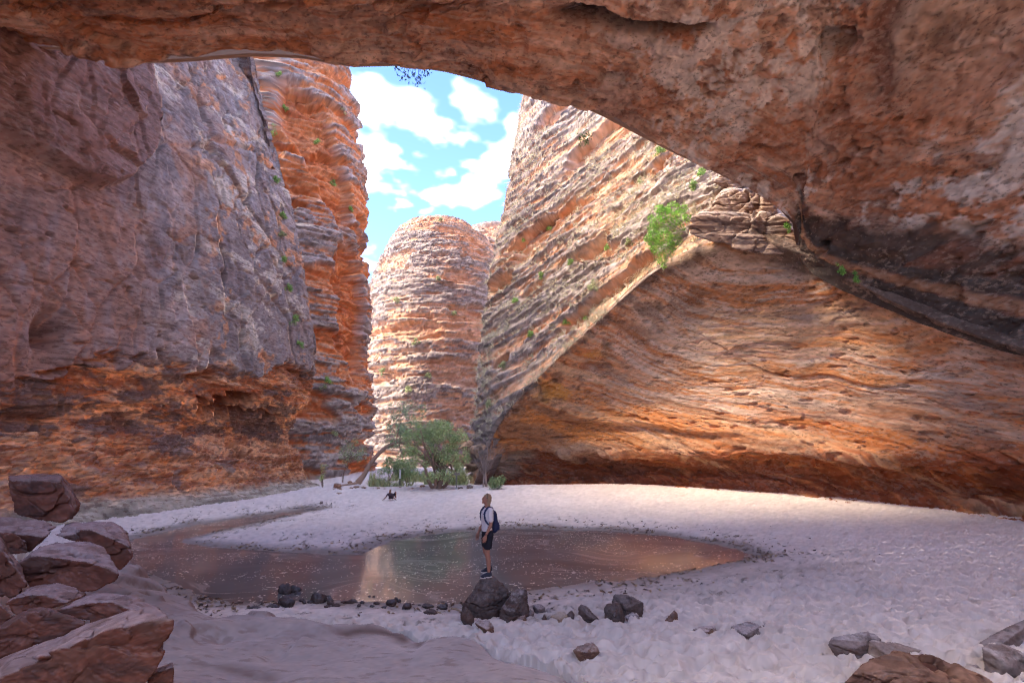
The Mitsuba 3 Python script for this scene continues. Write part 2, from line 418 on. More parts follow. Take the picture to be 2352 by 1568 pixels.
# right cliff: its foot is the lip of the alcove from the fifth column on
lip = [(8, 92, -1), (0, 74, -1), (-3.6, 64, -1), (-4.6, 58.5, -1), (-3.2, 55.5, 2.5), (-1.6, 53.5, 6.3), (2.9, 49.2, 11.2), (7.5, 43.5, 15), (12.2, 38.2, 18.3), (17, 35.8, 19.5), (24, 34.5, 20), (34, 34, 20)]
lip = np.array(lip, float)
back = np.array([(.3, 1), (.35, .9), (.5, .75), (.6, .6), (.65, .6), (.65, .65), (.62, .75), (.55, .85), (.45, .9), (.4, .95), (.3, 1), (.2, 1)], float)
lean = np.array([9, 11, 12.5, 13.5, 13.5, 13, 14, 17, 20, 22, 22, 22], float)
rows = [lip + np.column_stack([back * 3.0, np.full(12, .5)])]
for f in np.array([0, .04, .12, .24, .4, .6, .8, 1.0]):
    z = lip[:, 2] + (72 - lip[:, 2]) * f
    g = f ** np.array([1.5, 1.5, 1.5, 1.4, 1.3, 1.2, 1.15, 1.15, 1.15, 1.15, 1.15, 1.15])
    rows.append(np.stack([lip[:, 0] + back[:, 0] * lean * g * 1.25, lip[:, 1] + back[:, 1] * lean * g * 1.25, z], 1))
RC, RCN = outer('cliff_001', np.array(rows), [3, 20, 44, 64, 84, 74, 50, 10], [6, 34, 44, 48, 40, 40, 60, 66, 60, 30, 6], 1, 100, amp=.72, crust=.14, lobes=1.5, pock=1.25, straw=.22, bed=.6, fade=2, dip=.36, orange=(.54, .27, .14), pale=(.70, .51, .39), grey=(.42, .375, .37))
say('cliff_001', 'grey banded cliff with dry grass on the right side of the gorge', kind='structure')


# ------------------------------------------------------------------ right alcove wall
def alcove():
    top = np.array([(-5.2, 59.5, 1.5), (-3.2, 55.5, 2.5), (-1.6, 53.5, 6.3), (2.9, 49.2, 11.2), (7.5, 43.5, 15.0), (12.2, 38.2, 18.3), W(1700, 548, 34.5), W(1850, 584, 32), W(2050, 690, 28.5), W(2352, 798, 24), (27.0, 16, 5.5), (27.5, 4, 6), (27, -14, 6)], float)
    bot = np.array([(-5.0, 60, -.5), (-2.6, 58.5, -.5), (0, 57.5, -.5), (6.0, 54.5, -.5), (11.5, 49.5, -.5), (16.5, 44, -.5), (20, 39, -.5), (22.8, 34.5, -.5), (25.2, 30.5, -.5), (27.6, 25, -.5), (30, 16, -.5), (31, 4, -.5), (30, -14, -.5)], float)
    out = np.array([(.3, 1), (.4, 1), (.5, .9), (.6, .85), (.65, .8), (.75, .7), (.8, .6), (.85, .5), (.9, .4), (.95, .3), (1, .1), (1, 0), (1, 0)], float)
    deep = np.array([.2, .4, .7, 1.4, 1.9, 2.2, 2.2, 2.1, 2.0, 1.8, 1.5, 1.2, 1])
    rows = [top + np.column_stack([out * .8, np.full(len(top), .7)]), top]
    # (fraction of the height left above z=4, push outwards)
    for f, push in ((.90, .55), (.72, 1.0), (.5, 1.15), (.28, .9), (.1, .35)):
        z = 4 + np.maximum(top[:, 2] - 4, .4) * f
        g = 1 - (z / top[:, 2].clip(4.4))
        xy = top[:, :2] * (1 - g)[:, None] + bot[:, :2] * g[:, None] + out * (deep * push)[:, None]
        rows.append(np.column_stack([xy, z]))
    for z, push, g in ((3.9, -.3, .85), (3.5, 1.5, .95), (2.4, 2.2, 1), (1.2, 1.6, 1), (.3, .3, 1), (-.8, .2, 1)):
        xy = top[:, :2] * (1 - g) + bot[:, :2] * g + out * (push * np.minimum(deep, 1.3))[:, None]
        rows.append(np.column_stack([xy, np.full(len(top), z)]))
    nu, nv = [3, 26, 54, 64, 60, 44, 18, 18, 22, 22, 16, 6], [8, 20, 44, 54, 58, 52, 48, 46, 50, 24, 6, 4]
    S = loft(np.array(rows), nu, nv)
    S[..., 2] += 1.5 * (fr(S * [1, 1, 0], .11, octv=4, seed=177, gain=.6) - .5) * np.exp(-((S[..., 2] - 3.6) / 1.6) ** 2) + .05 * (S[..., 0] - 8) * np.exp(-((S[..., 2] - 3.6) / 1.6) ** 2) * sst(-2, 4, S[..., 0]) * -.8
    N = grid_normals(S, -1)
    x, y, z = S[..., 0], S[..., 1], S[..., 2]
    a, b, c, q = beds(S, 130, 1.6, .5)
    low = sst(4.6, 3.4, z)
    far = sst(4, -1, x) * sst(9, 5, z)
    w3 = np.stack([fb(S, .08, seed=131), fb(S, .08, seed=151), fb(S, .08, seed=161)], -1) - .5
    sw = S + 5 * w3
    # strata that dip to the right and towards us
    dip = sw.copy()
    dip[..., 2] = sw[..., 2] + .42 * sw[..., 0] - .05 * sw[..., 1]
    e1, r1, t1 = cells(dip, .14, .14, .5, 131, .5)
    e2, r2, t2 = cells(dip, .5, .5, 1.5, 132, .4)
    n1, n2, n3 = fr(dip, .08, .08, .5, 5, 132), fr(dip, .35, .35, 1.6, 4, 133), fr(S, 2.2, 2.2, 4.5, 3, 134)
    lipz = np.zeros_like(z) + np.linspace(0, 1, S.shape[0])[:, None]
    u = samples(nv)[None, :] + 0 * x
    d = .9 * (fb(S, .09, .09, .16, 3, 136) - .5) + .20 * (r1 - .5) + .10 * t1 + .06 * (r2 - .5) + .03 * t2 + .09 * (n2 - .5) + .07 * (n3 - .5) + .08 * sst(.49, .51, fb(dip, .06, .06, .5, 4, 174)) + .07 * sst(.48, .52, fb(dip, .15, .15, 1.3, 4, 175)) + (low + far) * (.55 * (a - .5) + .3 * (b - .5) + .3 * (r2 - .5))
    # a long scalloped lip that runs down to the right across the alcove
    s1 = 8.2 - .30 * (x - 2) + .007 * (x - 2) ** 2 + 1.2 * (fb(S, .15, octv=4, seed=171) - .5)
    d += .8 * sst(s1 - 1.8, s1, z) * sst(s1 + 2.5, s1 + .2, z) * sst(2, 5, x) * sst(20, 13, x) * np.where(z < s1, sst(s1 - .25, s1, z), 1)
    d -= .8 * sst(.59, .67, fb(S, .38, .38, .8, 4, 137)) * (sst(.45, .3, lipz) * sst(14, 4, x) + .5 * low)
    d -= .25 * sst(.68, .73, fb(S, 1.0, 1.0, 2.4, 3, 172))
    d *= sst(.01, .045, lipz)
    S2 = S + N * d[..., None]
    streak = fr(dip, .05, .05, 1.0, 5, 138)
    col = blend(const(S, (.54, .23, .095)), (.62, .38, .23), sst(.35, .7, n1))
    col = blend(col, (.52, .185, .06), sst(.50, .62, streak) * .8)
    pale = sst(.47, .60, .55 * fb(dip, .07, .07, .4, 4, 139) + .45 * fr(dip, .4, .4, 2.4, 5, 176)) * sst(4.5, 8, z + 4 * (n1 - .5)) * sst(2, 11, x)
    col = blend(col, (.64, .50, .41), pale * .85)
    col = blend(col, (.60, .30, .06), sst(.56, .66, fb(S, .2, .2, .4, 4, 140)) * sst(13, 5, x) * sst(5, 8, z) * .7)
    col = blend(col, (.62, .25, .07), sst(17, 6, x) * sst(3.8, 5, z) * sst(11, 7, z + 4 * (n1 - .5)) * .7)
    col = blend(col, (.68, .53, .42), sst(8, 11, z + 5 * (n2 - .5)) * sst(8, 13, x) * sst(.42, .58, streak) * .6)
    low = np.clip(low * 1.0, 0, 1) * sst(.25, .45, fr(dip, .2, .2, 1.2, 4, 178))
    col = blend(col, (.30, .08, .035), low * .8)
    col = blend(col, (.19, .105, .08), sst(.54, .64, fb(dip, .13, .13, .6, 5, 141)) * .5)
    col = blend(col, (.09, .06, .05), sst(.66, .72, fb(S, 1.1, 1.1, 2.6, 3, 172)) * .5)
    sandy = sst(.46, .58, fb(S, .11, .11, .3, 4, 142)) * sst(14, 3, x) * sst(5.5, 4.2, z)
    col = blend(col, (.52, .41, .31), sandy * .8)
    band = sst(5.6, 6.6, u) * sst(.13, .05, lipz + .10 * (fb(S, .3, .3, .3, 4, 143) - .5))
    col = blend(col, blend(const(S, (.12, .095, .085)), (.07, .055, .05), sst(.4, .6, fb(S, .1, .1, 1.5, 3, 144))), band * .9)
    lipstain = sst(.05, .0, lipz + .10 * (n2 - .5)) * sst(5.6, 5, u)
    col = blend(col, (.12, .085, .075), lipstain * .8)
    col = blend(col, (.15, .09, .065), sst(.53, .62, fb(S, .8, .8, .12, 4, 173)) * sst(.3, .05, lipz) * sst(6.5, 5.5, u) * .7)
    col *= (.7 + .6 * n3)[..., None]
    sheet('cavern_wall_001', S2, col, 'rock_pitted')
    say('cavern_wall_001', 'concave orange alcove wall on the right with pale streaks and a dark undercut foot', kind='structure')
    return S2, N


AW, AWN = alcove()


# ------------------------------------------------------------------ roof of the cavern
def roof():
    rim = [(-44, 22, 27), W(-150, 98, 26), W(0, 102, 26), W(150, 108, 26), W(290, 137, 26), W(430, 132, 26), W(560, 121, 26), W(680, 126, 26), W(800, 146, 26), W(900, 143, 26), W(1020, 158, 26), W(1150, 194, 26.3), W(1230, 212, 26.5),
           W(1340, 240, 27), W(1450, 294, 27.6), W(1550, 346, 28.3), W(1640, 390, 29), W(1740, 443, 30), W(1828, 515, 31.2), W(1850, 612, 32.6), W(2050, 716, 29.2), W(2352, 818, 24.6), (27.8, 15, 4.8), (28.5, 0, 5), (28, -15, 5)]
    rim = np.array(rim, float)
    rows = []
    for t in [0, .03, .08, .16, .28, .42, .58, .78, 1.0]:
        px = rim[:, 0] + (rim[:, 0] * .5 - rim[:, 0]) * t
        py = rim[:, 1] + (-2 - rim[:, 1]) * t
        f = 1 - (1 - t) ** 3.2
        hz = rim[:, 2] + (27.5 - rim[:, 2]) * f + 1.2 * np.sin(t * 3.1) - sst(.6, 1.0, np.full(len(rim), t)) * 4
        rows.append(np.column_stack([px, py, hz]))
    C = np.array(rows)
    nv = [2, 12, 34, 40, 42, 42, 40, 40, 36, 42, 42, 40, 40, 42, 44, 42, 40, 34, 30, 44, 46, 14, 4, 2]
    nu = [26, 38, 54, 64, 54, 36, 8, 3]
    S = loft(C, nu, nv)
    N = grid_normals(S, 1)
    x, y, z = S[..., 0], S[..., 1], S[..., 2]
    u = samples(nv)[None, :] + 0 * x
    v = samples(nu)[:, None] + 0 * x
    w3 = np.stack([fb(S, .1, seed=201), fb(S, .1, seed=221), fb(S, .1, seed=231)], -1) - .5
    sw = S + 4 * w3
    left = sst(9, -4, x)
    rgt = 1 - left
    # sheets of rock that peel off parallel to the rim
    lay = sw.copy()
    lay[..., 1] = sw[..., 1] + .25 * np.maximum(x, 0)
    e1, r1, t1 = cells(lay, .10, .40, .5, 201, .5)
    e2, r2, t2 = cells(lay, .35, .9, 1.0, 202, .4)
    n1, n2, n3 = fr(lay, .07, .22, .22, 5, 202), fr(S, .5, .8, .8, 4, 203), fr(S, 2.4, octv=3, seed=204)
    peel = fb(lay, .06, .28, .3, 5, 205)
    hi = v / 3
    d = 1.1 * (fb(S, .08, .12, .12, 3, 206) - .5) + left * (.55 * sst(.49, .51, peel) + .35 * sst(.57, .585, peel) + .45 * (r1 - .5) + .35 * t1 + .16 * (r2 - .5) + .12 * t2) + .25 * (n2 - .5) + .10 * (n3 - .5)
    d += rgt * (.30 * sst(.55, .57, peel) + .25 * t1 + .12 * (r2 - .5))
    knob = fr(S, .36, .36, .36, 5, 207, .7)
    rugged = rgt * sst(2, 9, x) * sst(.42, .6, fb(S, .12, octv=2, seed=241))
    d += rugged * .9 * (knob - .5) + rgt * .22 * (fr(S, 1.1, octv=4, seed=242) - .5)
    pits = sst(.64, .72, fb(S, .5, .35, .5, 4, 208)) * rgt * sst(.44, .54, fb(S, .15, octv=2, seed=243))
    d -= .8 * pits
    small = sst(.66, .72, fb(S, 1.7, octv=3, seed=218)) * sst(.40, .55, fb(S, .22, octv=2, seed=244))
    d -= .22 * small * rgt
    # the seam that swings down through the right of the roof, smoother and paler beyond it
    ang = x * .62 + 1.6 * (fb(S, .12, octv=3, seed=245) - .5) - np.interp(y, [0, 8, 12, 16, 20, 24, 30], [6.4, 8.2, 9.2, 10.2, 10.9, 11.8, 16])
    beyond = sst(-.15, .15, ang) * sst(3.4, 4.2, v + .3 * (n1 - .5))
    seam = np.exp(-(ang / .25) ** 2) * sst(3.2, 3.8, v)
    d = d * (1 - .45 * beyond) - .35 * beyond - .45 * seam * (.4 + n2)
    # a ledge near mid-roof; shade in the gap behind it is painted black
    ly = y + .5 * (fb(S, .5, octv=3, seed=251) - .5) - .05 * (x - 7)
    lm = sst(1, 4, x) * sst(10.6, 10.0, x)
    gap = np.exp(-((ly - 22.35 - .06 * (10 - x)) / (.20 + .05 * (10.3 - x).clip(0))) ** 2) * lm
    d += lm * .9 * sst(22.05, 21.85, ly) * np.exp(-np.maximum(21.9 - ly, 0) / 2.0) - 1.1 * gap
    join = sst(17.8, 18.6, u)
    d *= 1 - join * sst(1.2, 0, v)
    d += join * sst(2.6, 2.0, v) * (.25 * (fb(lay, .15, .15, 1.6, 4, 246) - .5))
    S2 = S + N * d[..., None]
    S2[..., 2] -= (1 - join) * .35 * np.exp(-(v / .35) ** 2) * (fb(S, .5, .5, .5, 4, 209) - .35)
    col = blend(const(S, (.54, .255, .145)), (.66, .42, .29), sst(.35, .7, n1))
    col = blend(col, (.44, .155, .06), left * sst(.45, .60, fr(lay, .08, .5, .5, 5, 210)) * .85)
    col = blend(col, (.50, .30, .20), left * sst(.5, .62, fr(lay, .06, .7, .7, 5, 214)) * .7)
    col = blend(col, (.15, .085, .07), sst(.54, .66, fr(lay, .14, .4, .4, 5, 211)) * .65)
    run = np.stack([u * .45, v * 5.5, .4 * n1], -1)
    st = fr(run, 1, 1, 1, 5, 261, .7)
    col = blend(col, (.62, .41, .30), sst(.52, .66, st) * sst(-12, 2, x) * .6)
    col = blend(col, (.46, .17, .075), sst(.46, .34, st) * .55)
    lich = sst(.50, .60, .5 * fb(S, .16, .2, .2, 3, 212) + .5 * fr(S, .8, .8, .8, 4, 219) + .16 * (knob - .5)) * sst(1, 10, x)
    col = blend(col, (.70, .60, .52), lich * .85)
    col = blend(col, (.40, .15, .07), rgt * sst(.56, .64, fb(S, .16, octv=5, seed=247)) * .6)
    col = blend(col, blend(const(S, (.47, .33, .24)), (.55, .45, .37), sst(.45, .6, fb(S, .9, .4, .4, 4, 248))), beyond * .7)
    col = blend(col, (.14, .05, .035), np.clip(seam * 1.2, 0, 1) * .8)
    col = blend(col, (.05, .038, .034), small * .35 + pits * .3)
    col = blend(col, (.09, .065, .06), gap * .9)
    band = sst(17.5, 18.1, u) * sst(2.2, 1.95, v + .45 * (n1 - .5))
    vv = v + .25 * (fb(S, .25, octv=4, seed=252) - .5) + .12 * (fb(lay, .3, .3, 3, 3, 253) - .5)
    dk = blend(const(S, (.17, .075, .05)), (.085, .06, .05), sst(.45, .58, fb(lay, .08, .08, 1.5, 5, 213)))
    dk = blend(dk, (.36, .19, .11), sst(.95, 1.02, vv) * sst(1.28, 1.18, vv) * .85)
    dk = blend(dk, (.062, .052, .048), sst(.97, .90, vv) + sst(1.26, 1.32, vv) * sst(1.55, 1.48, vv))
    col = blend(col, dk, band * .95)
    col *= (.7 + .6 * n3)[..., None]
    sheet('cavern_roof', S2, col, 'rock_pitted')
    say('cavern_roof', 'overhanging rock roof of the cavern, arching over the whole view', kind='structure')
    # the weathered outside of the roof, above the rim
    R0 = C[0] + [0, 0.4, .3]
    right = sst(8, 22, rim[:, 0])[:, None]
    outv = np.array([0, 1, 0]) * (1 - right) + np.array([.8, .6, 0]) * right
    O = np.array([R0, R0 + outv * 1.0 + [0, 0, 1.5], R0 + outv * .4 + [0, 0, 6], R0 - [0, 3, -14], R0 * [1, .5, 1] + [0, -2, 24], R0 * [1, 0, 1] + [0, -4, 30]])
    So = loft(O, [3, 4, 4, 4, 4], [2] * (len(rim) - 1))
    sheet('cliff_002', So, const(So, (.34, .2, .13)))
    say('cliff_002', 'weathered cliff rising above the rim of the cavern roof', kind='structure')
    return S2, N


RF, RFN = roof()


# unseen low rock wall added behind the viewpoint to block low light
def light_block_wall():
    xs = np.linspace(-34, 34, 12)
    C = np.array([[(x, -7 - .004 * x * x * 0 + .006 * abs(x) ** 1.5 - push, z) for x in xs] for z, push in ((-1, 0), (3, .6), (6, 0), (8.5, 1.5), (9.5, 6), (8, 14))])
    S = loft(C, [8] * 5, [8] * 11)
    N = grid_normals(S, 1)
    S2 = S + N * (1.5 * (fb(S, .15, .15, .3, 4, 601) - .5))[..., None]
    sheet('cavern_wall_002', S2, const(S, (.34, .18, .11)))
    say('cavern_wall_002', 'low unseen wall added behind the viewpoint to block light', kind='structure')


light_block_wall()

# ------------------------------------------------------------------ ground: sand, water
WATER_Z = -0.25
POOL = [(410, 1245), (480, 1256), (600, 1264), (740, 1273), (830, 1273), (870, 1256), (905, 1241), (1000, 1226), (1100, 1216), (1200, 1213), (1400, 1219), (1530, 1230), (1640, 1250), (1700, 1264), (1722, 1272), (1700, 1286), (1600, 1306),
        (1480, 1326), (1420, 1336), (1370, 1332), (1320, 1342), (1250, 1350), (1190, 1362), (1150, 1378), (1080, 1385), (1000, 1387), (900, 1383), (800, 1379), (700, 1378), (600, 1384), (540, 1385), (470, 1368), (400, 1338), (340, 1315), (300, 1295), (290, 1265),
        (310, 1238), (400, 1215), (480, 1200), (560, 1189), (640, 1178), (720, 1166), (722, 1170), (650, 1184), (560, 1206), (480, 1223), (420, 1238)]
pool = shapely.Polygon([Wz(a, b, WATER_Z)[:2] for a, b in POOL]).buffer(.25).buffer(-.25)

SHELF = [(270, 1215), (345, 1300), (400, 1346), (470, 1380), (540, 1400), (620, 1398), (700, 1395), (800, 1396), (900, 1404), (965, 1414), (1000, 1432), (1060, 1428), (1130, 1444), (1200, 1480), (1285, 1497), (1345, 1524), (1410, 1575), (1500, 1700), (1500, 2300), (-900, 2300), (-900, 1350)]
shelf_poly = shapely.Polygon([Wz(a, b, .45)[:2] for a, b in SHELF])


def ground_base(x, y):
    z = .15 + .5 * sst(24, 40, y) + .25 * np.exp(-((y - 46) / 6) ** 2) * sst(-14, -8, x) + .15 * sst(12, 27, x) - .3 * sst(50, 58, y) + .8 * sst(58, 75, y)
    z = z + .3 * sst(15, 11.5, y)
    return z


def sand_z(x, y):
    pts = shapely.points(np.stack([x, y], -1))
    sd = shapely.distance(pts, pool.boundary)
    sd = np.where(shapely.contains_xy(pool, x, y), -sd, sd)
    p = np.stack([x, y, 0 * x], -1)
    z = ground_base(x, y) + .25 * (fb(p, .12, seed=301) - .5)
    slope = np.where(y > 22, .055, .10)
    edge = WATER_Z + np.where(sd > 0, sd * slope + .03 * sst(0, .3, sd), sd * .25)
    k = .25
    h = np.clip(.5 + .5 * (z - edge) / k, 0, 1)
    z = z * (1 - h) + edge * h - k * h * (1 - h)
    return z, sd


def sand():
    ys = np.concatenate([[-60, -30, -10, 2, 6], 1 / np.linspace(1 / 7.5, 1 / 62, 440), [66, 72, 80, 92, 110, 140, 180, 260, 400]])
    us = np.concatenate([[-9, -3, -1.6], np.linspace(-1.1, 1.15, 640), [1.7, 3, 9]])
    Y, U = np.meshgrid(ys, us, indexing='ij')
    X = U * np.maximum(Y, 8) * np.where(np.abs(U) > 1.2, 2.5, 1)
    z, sd = sand_z(X, Y)
    P = np.stack([X, Y, 0 * X], -1)
    dry = sst(.8, 3.5, sd)
    # trampled sand: overlapping scoops
    tr = fb(P, 1.9, 1.9, 1, 2, 310)
    scoop = -np.abs(fb(P, 3.0, 3.4, 1, 2, 311) - .5) * 2
    ea, ra, _ = cells(P, 2.0, 2.5, 1, 318, .5)
    eb, rb, _ = cells(P, 4.2, 5.0, 1, 319, .5)
    tread = -(.08 * sst(0, .6, ea) * (.4 + .9 * ra) + .045 * sst(0, .5, eb)) + .06
    foot = dry * (tread + .5 * .16 * sst(.25, 0, -scoop) * 0 + (.34 * (scoop + .25) + .08 * (fb(P, 6, 6, 1, 2, 312) - .5)))
    z = z + foot * (.35 + .65 * sst(20, 40, Y) * 0 + .65 * sst(34, 12, Y)) * sst(75, 60, Y)
    z = z + (1 - dry) * sst(-.3, .2, sd) * .10 * (fb(P, 4, 4, 1, 3, 313) - .5)
    z = z - .6 * shapely.contains_xy(shelf_poly.buffer(-.35), X, Y)
    S = np.stack([X, Y, z], -1)
    n1, n2 = fb(P, .6, .6, 1, 4, 314), fb(P, 6, 6, 1, 3, 315)
    col = blend(const(S, (.55, .485, .45)), (.63, .57, .54), n1)
    wet = sst(1.6, .2, sd + 1.2 * (n1 - .5))
    col = blend(col, (.20, .17, .15), wet * .85)
    mid = sst(4.5, 1.5, sd + 3 * (n1 - .5)) * sst(27, 18, Y) * sst(-3, 3, X)
    col = blend(col, (.33, .28, .25), mid * .5)
    litter = sst(.62, .70, fb(P, 3, 3, 1, 4, 316)) * sst(6, 2, sd) * sst(0, .3, sd)
    col = blend(col, (.10, .075, .06), litter * .7)
    col *= (.82 + .36 * fr(P, 4, 4, 1, 3, 317))[..., None]
    sheet('sand', S, col, 'sand_grain')
    say('sand', 'pale trampled sand floor of the cavern', kind='structure')


sand()


def water():
    x0, y0, x1, y1 = pool.bounds
    g = np.array([[(x, y, WATER_Z) for x in np.linspace(x0 - 1, x1 + 1, 60)] for y in np.linspace(y0 - 1, y1 + 1, 60)])
    v, q = grid_mesh(g)
    scene['water'] = mikit.ply((v, q), 'water_skin', smooth=True)
    say('water', 'still muddy pool with swirls of pale scum', kind='structure')


def water_col(p, n, uv):
    wx = p.x + 2.2 * (mikit.fbm(p.x * .22, p.y * .22, 3.0, 3) - .5) * 2
    wy = p.y + 2.2 * (mikit.fbm(p.x * .22 + 40, p.y * .22, 9.0, 3) - .5) * 2
    s = mikit.fbm(wx * .35, wy * 1.4, 1.0, 4)
    line = mikit.smoothstep(.06, .0, dr.abs(s - .5)) * mikit.smoothstep(.4, .6, mikit.fbm(p.x * .3, p.y * .3, 5.0, 2))
    speck = mikit.smoothstep(.82, .88, mikit.noise(p.x * 14, p.y * 11, 2.0)) * mikit.smoothstep(.35, .6, mikit.fbm(wx * .5, wy * 1.1, 7.0, 3))
    c = mikit.mix((.085, .085, .085), (.17, .165, .165), s)
    c = mikit.mix(c, (.38, .36, .34), line * .5)
    return mikit.mix(c, (.75, .73, .66), speck * .8)


scene['water_skin'] = {'type': 'twosided', 'bsdf': {'type': 'principled', 'base_color': mikit.proc(water_col), 'roughness': .09, 'specular': .7}}
water()


def litter():
    rng = np.random.default_rng(81)
    b = pool.bounds
    X, Y = rng.uniform(b[0] - 3, b[2] + 6, 60000), rng.uniform(b[1] - 2, b[3] + 4, 60000)
    z, sd = sand_z(X, Y)
    dens = np.exp(-np.abs(sd - .5) / .9) * sst(.42, .60, fb(np.stack([X, Y, 0 * X], -1), .8, octv=3, seed=82))
    k = np.nonzero((sd > .05) & (rng.uniform(0, 1, len(X)) < dens) & ~shapely.contains_xy(shelf_poly, X, Y))[0][:2600]
    n = len(k)
    o = np.stack([X[k], Y[k], z[k] + .03], 1)
    a = rng.uniform(0, 2 * np.pi, n)
    L, Wd = rng.uniform(.04, .13, n)[:, None], rng.uniform(.02, .05, n)[:, None]
    u, w = np.stack([np.cos(a), np.sin(a), rng.normal(0, .25, n)], 1) * L, np.stack([-np.sin(a), np.cos(a), rng.normal(0, .3, n)], 1) * Wd
    v = np.stack([o - u, o + w, o + u, o - w], 1).reshape(-1, 3)
    i = np.arange(n)[:, None] * 4
    f = np.vstack([i + [0, 1, 2], i + [0, 2, 3]])
    c = np.array([(.10, .06, .04), (.20, .13, .08), (.05, .04, .035), (.34, .25, .16)])[rng.integers(0, 4, n)]
    scene['leaf_litter'] = mikit.ply((v, f), 'rock', smooth=False, color=np.repeat(c, 4, 0))
    say('leaf_litter', 'dry leaves and bits of bark washed up around the edge of the pool', 'leaf litter', 'stuff')


litter()

# ------------------------------------------------------------------ bare rock shelf in front


def shelf():
    ys, xs = 1 / np.linspace(1 / 5.0, 1 / 19.5, 440), np.linspace(-1, 1, 420)
    Y, U = np.meshgrid(ys, xs, indexing='ij')
    X = np.where(U < 0, U * Y * .78, U * Y * .26)
    P = np.stack([X, Y, 0 * X], -1)
    pts = shapely.points(np.stack([X, Y], -1))
    sd = shapely.distance(pts, shelf_poly.boundary)
    sd = np.where(shapely.contains_xy(shelf_poly, X, Y), sd, -sd) + .35 * (fb(P, .9, octv=4, seed=401) - .5)
    top = .40 + .30 * sst(-3.5, -8, X) + .20 * sst(10, 7, Y) + .10 * (fb(P, .5, .5, 1, 3, 402) - .5) * 2 + .05 * (fb(P, 2.2, 3.5, 1, 3, 403) - .5) * 2

    under = []

    def fold(line, depth, fade):
        ln = shapely.LineString([Wz(a, b, .45)[:2] for a, b in line])
        d = shapely.distance(pts, ln)
        yl = np.interp(X, [q[0] for q in ln.coords], [q[1] for q in ln.coords])
        s = np.where(Y < yl, d, -d) + .22 * (fb(P, .7, octv=2, seed=404) - .5)
        x0, x1 = ln.coords[0][0], ln.coords[-1][0]
        m = sst(x0, x0 + .5, X) * sst(x1 + .15, x1 - .1, X)
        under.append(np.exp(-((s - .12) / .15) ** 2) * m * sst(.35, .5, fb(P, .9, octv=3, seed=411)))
        return -depth * sst(-.12, .45, s) * np.exp(-np.maximum(s, 0) / fade) * m + .35 * depth * np.exp(-(s / .35) ** 2) * sst(.12, -.25, s) * m
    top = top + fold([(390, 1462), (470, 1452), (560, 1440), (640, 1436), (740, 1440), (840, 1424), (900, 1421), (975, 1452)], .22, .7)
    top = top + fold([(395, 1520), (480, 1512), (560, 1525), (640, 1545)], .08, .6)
    left = sst(-2.2, -4.5, X) * sst(9, 11.5, Y)
    top = top + left * (.28 * (fb(P, .8, .8, 1, 4, 405) - .5) * 2 + .12 * sst(.5, .56, fb(P, .6, .9, 1, 4, 406)))
    z = -.75 + (top + .75) * (1 - np.exp(-np.maximum(sd + .02, 0) / .28)) ** .8
    S = np.stack([X, Y, z], -1)
    N = grid_normals(S, -1)
    n2, n3 = fb(P, 1.6, 1.6, 1, 4, 407), fb(P, 9, 14, 1, 3, 408)
    col = blend(const(S, (.37, .315, .305)), (.46, .40, .385), n2 * 1.6 - .3)
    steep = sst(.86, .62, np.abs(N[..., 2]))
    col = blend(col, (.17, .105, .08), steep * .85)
    col = blend(col, (.13, .08, .065), np.maximum(under[0], .6 * under[1]) * .85)  # undercut strips painted dark: undusted rock plus the shade beneath each ledge
    col = blend(col, (.24, .18, .165), sst(.60, .68, fb(P, 4, 10, 1, 4, 409)) * .55)
    col = blend(col, (.27, .22, .22), left * sst(.4, .6, n2) * .6)
    col = blend(col, (.48, .38, .26), sst(.3, .05, sd) * sst(.45, .6, n2) * sst(0, 1, X) * .8)
    col *= (.8 + .4 * n3)[..., None]
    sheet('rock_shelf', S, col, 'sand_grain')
    say('rock_shelf', 'smooth sand-dusted rock shelf in the foreground', kind='structure')


shelf()

# ------------------------------------------------------------------ loose rocks
_ico = {}


def ico(k):
    if k not in _ico:
        m = trimesh.creation.icosphere(subdivisions=k)
        _ico[k] = (np.array(m.vertices), np.array(m.faces))
    return _ico[k]


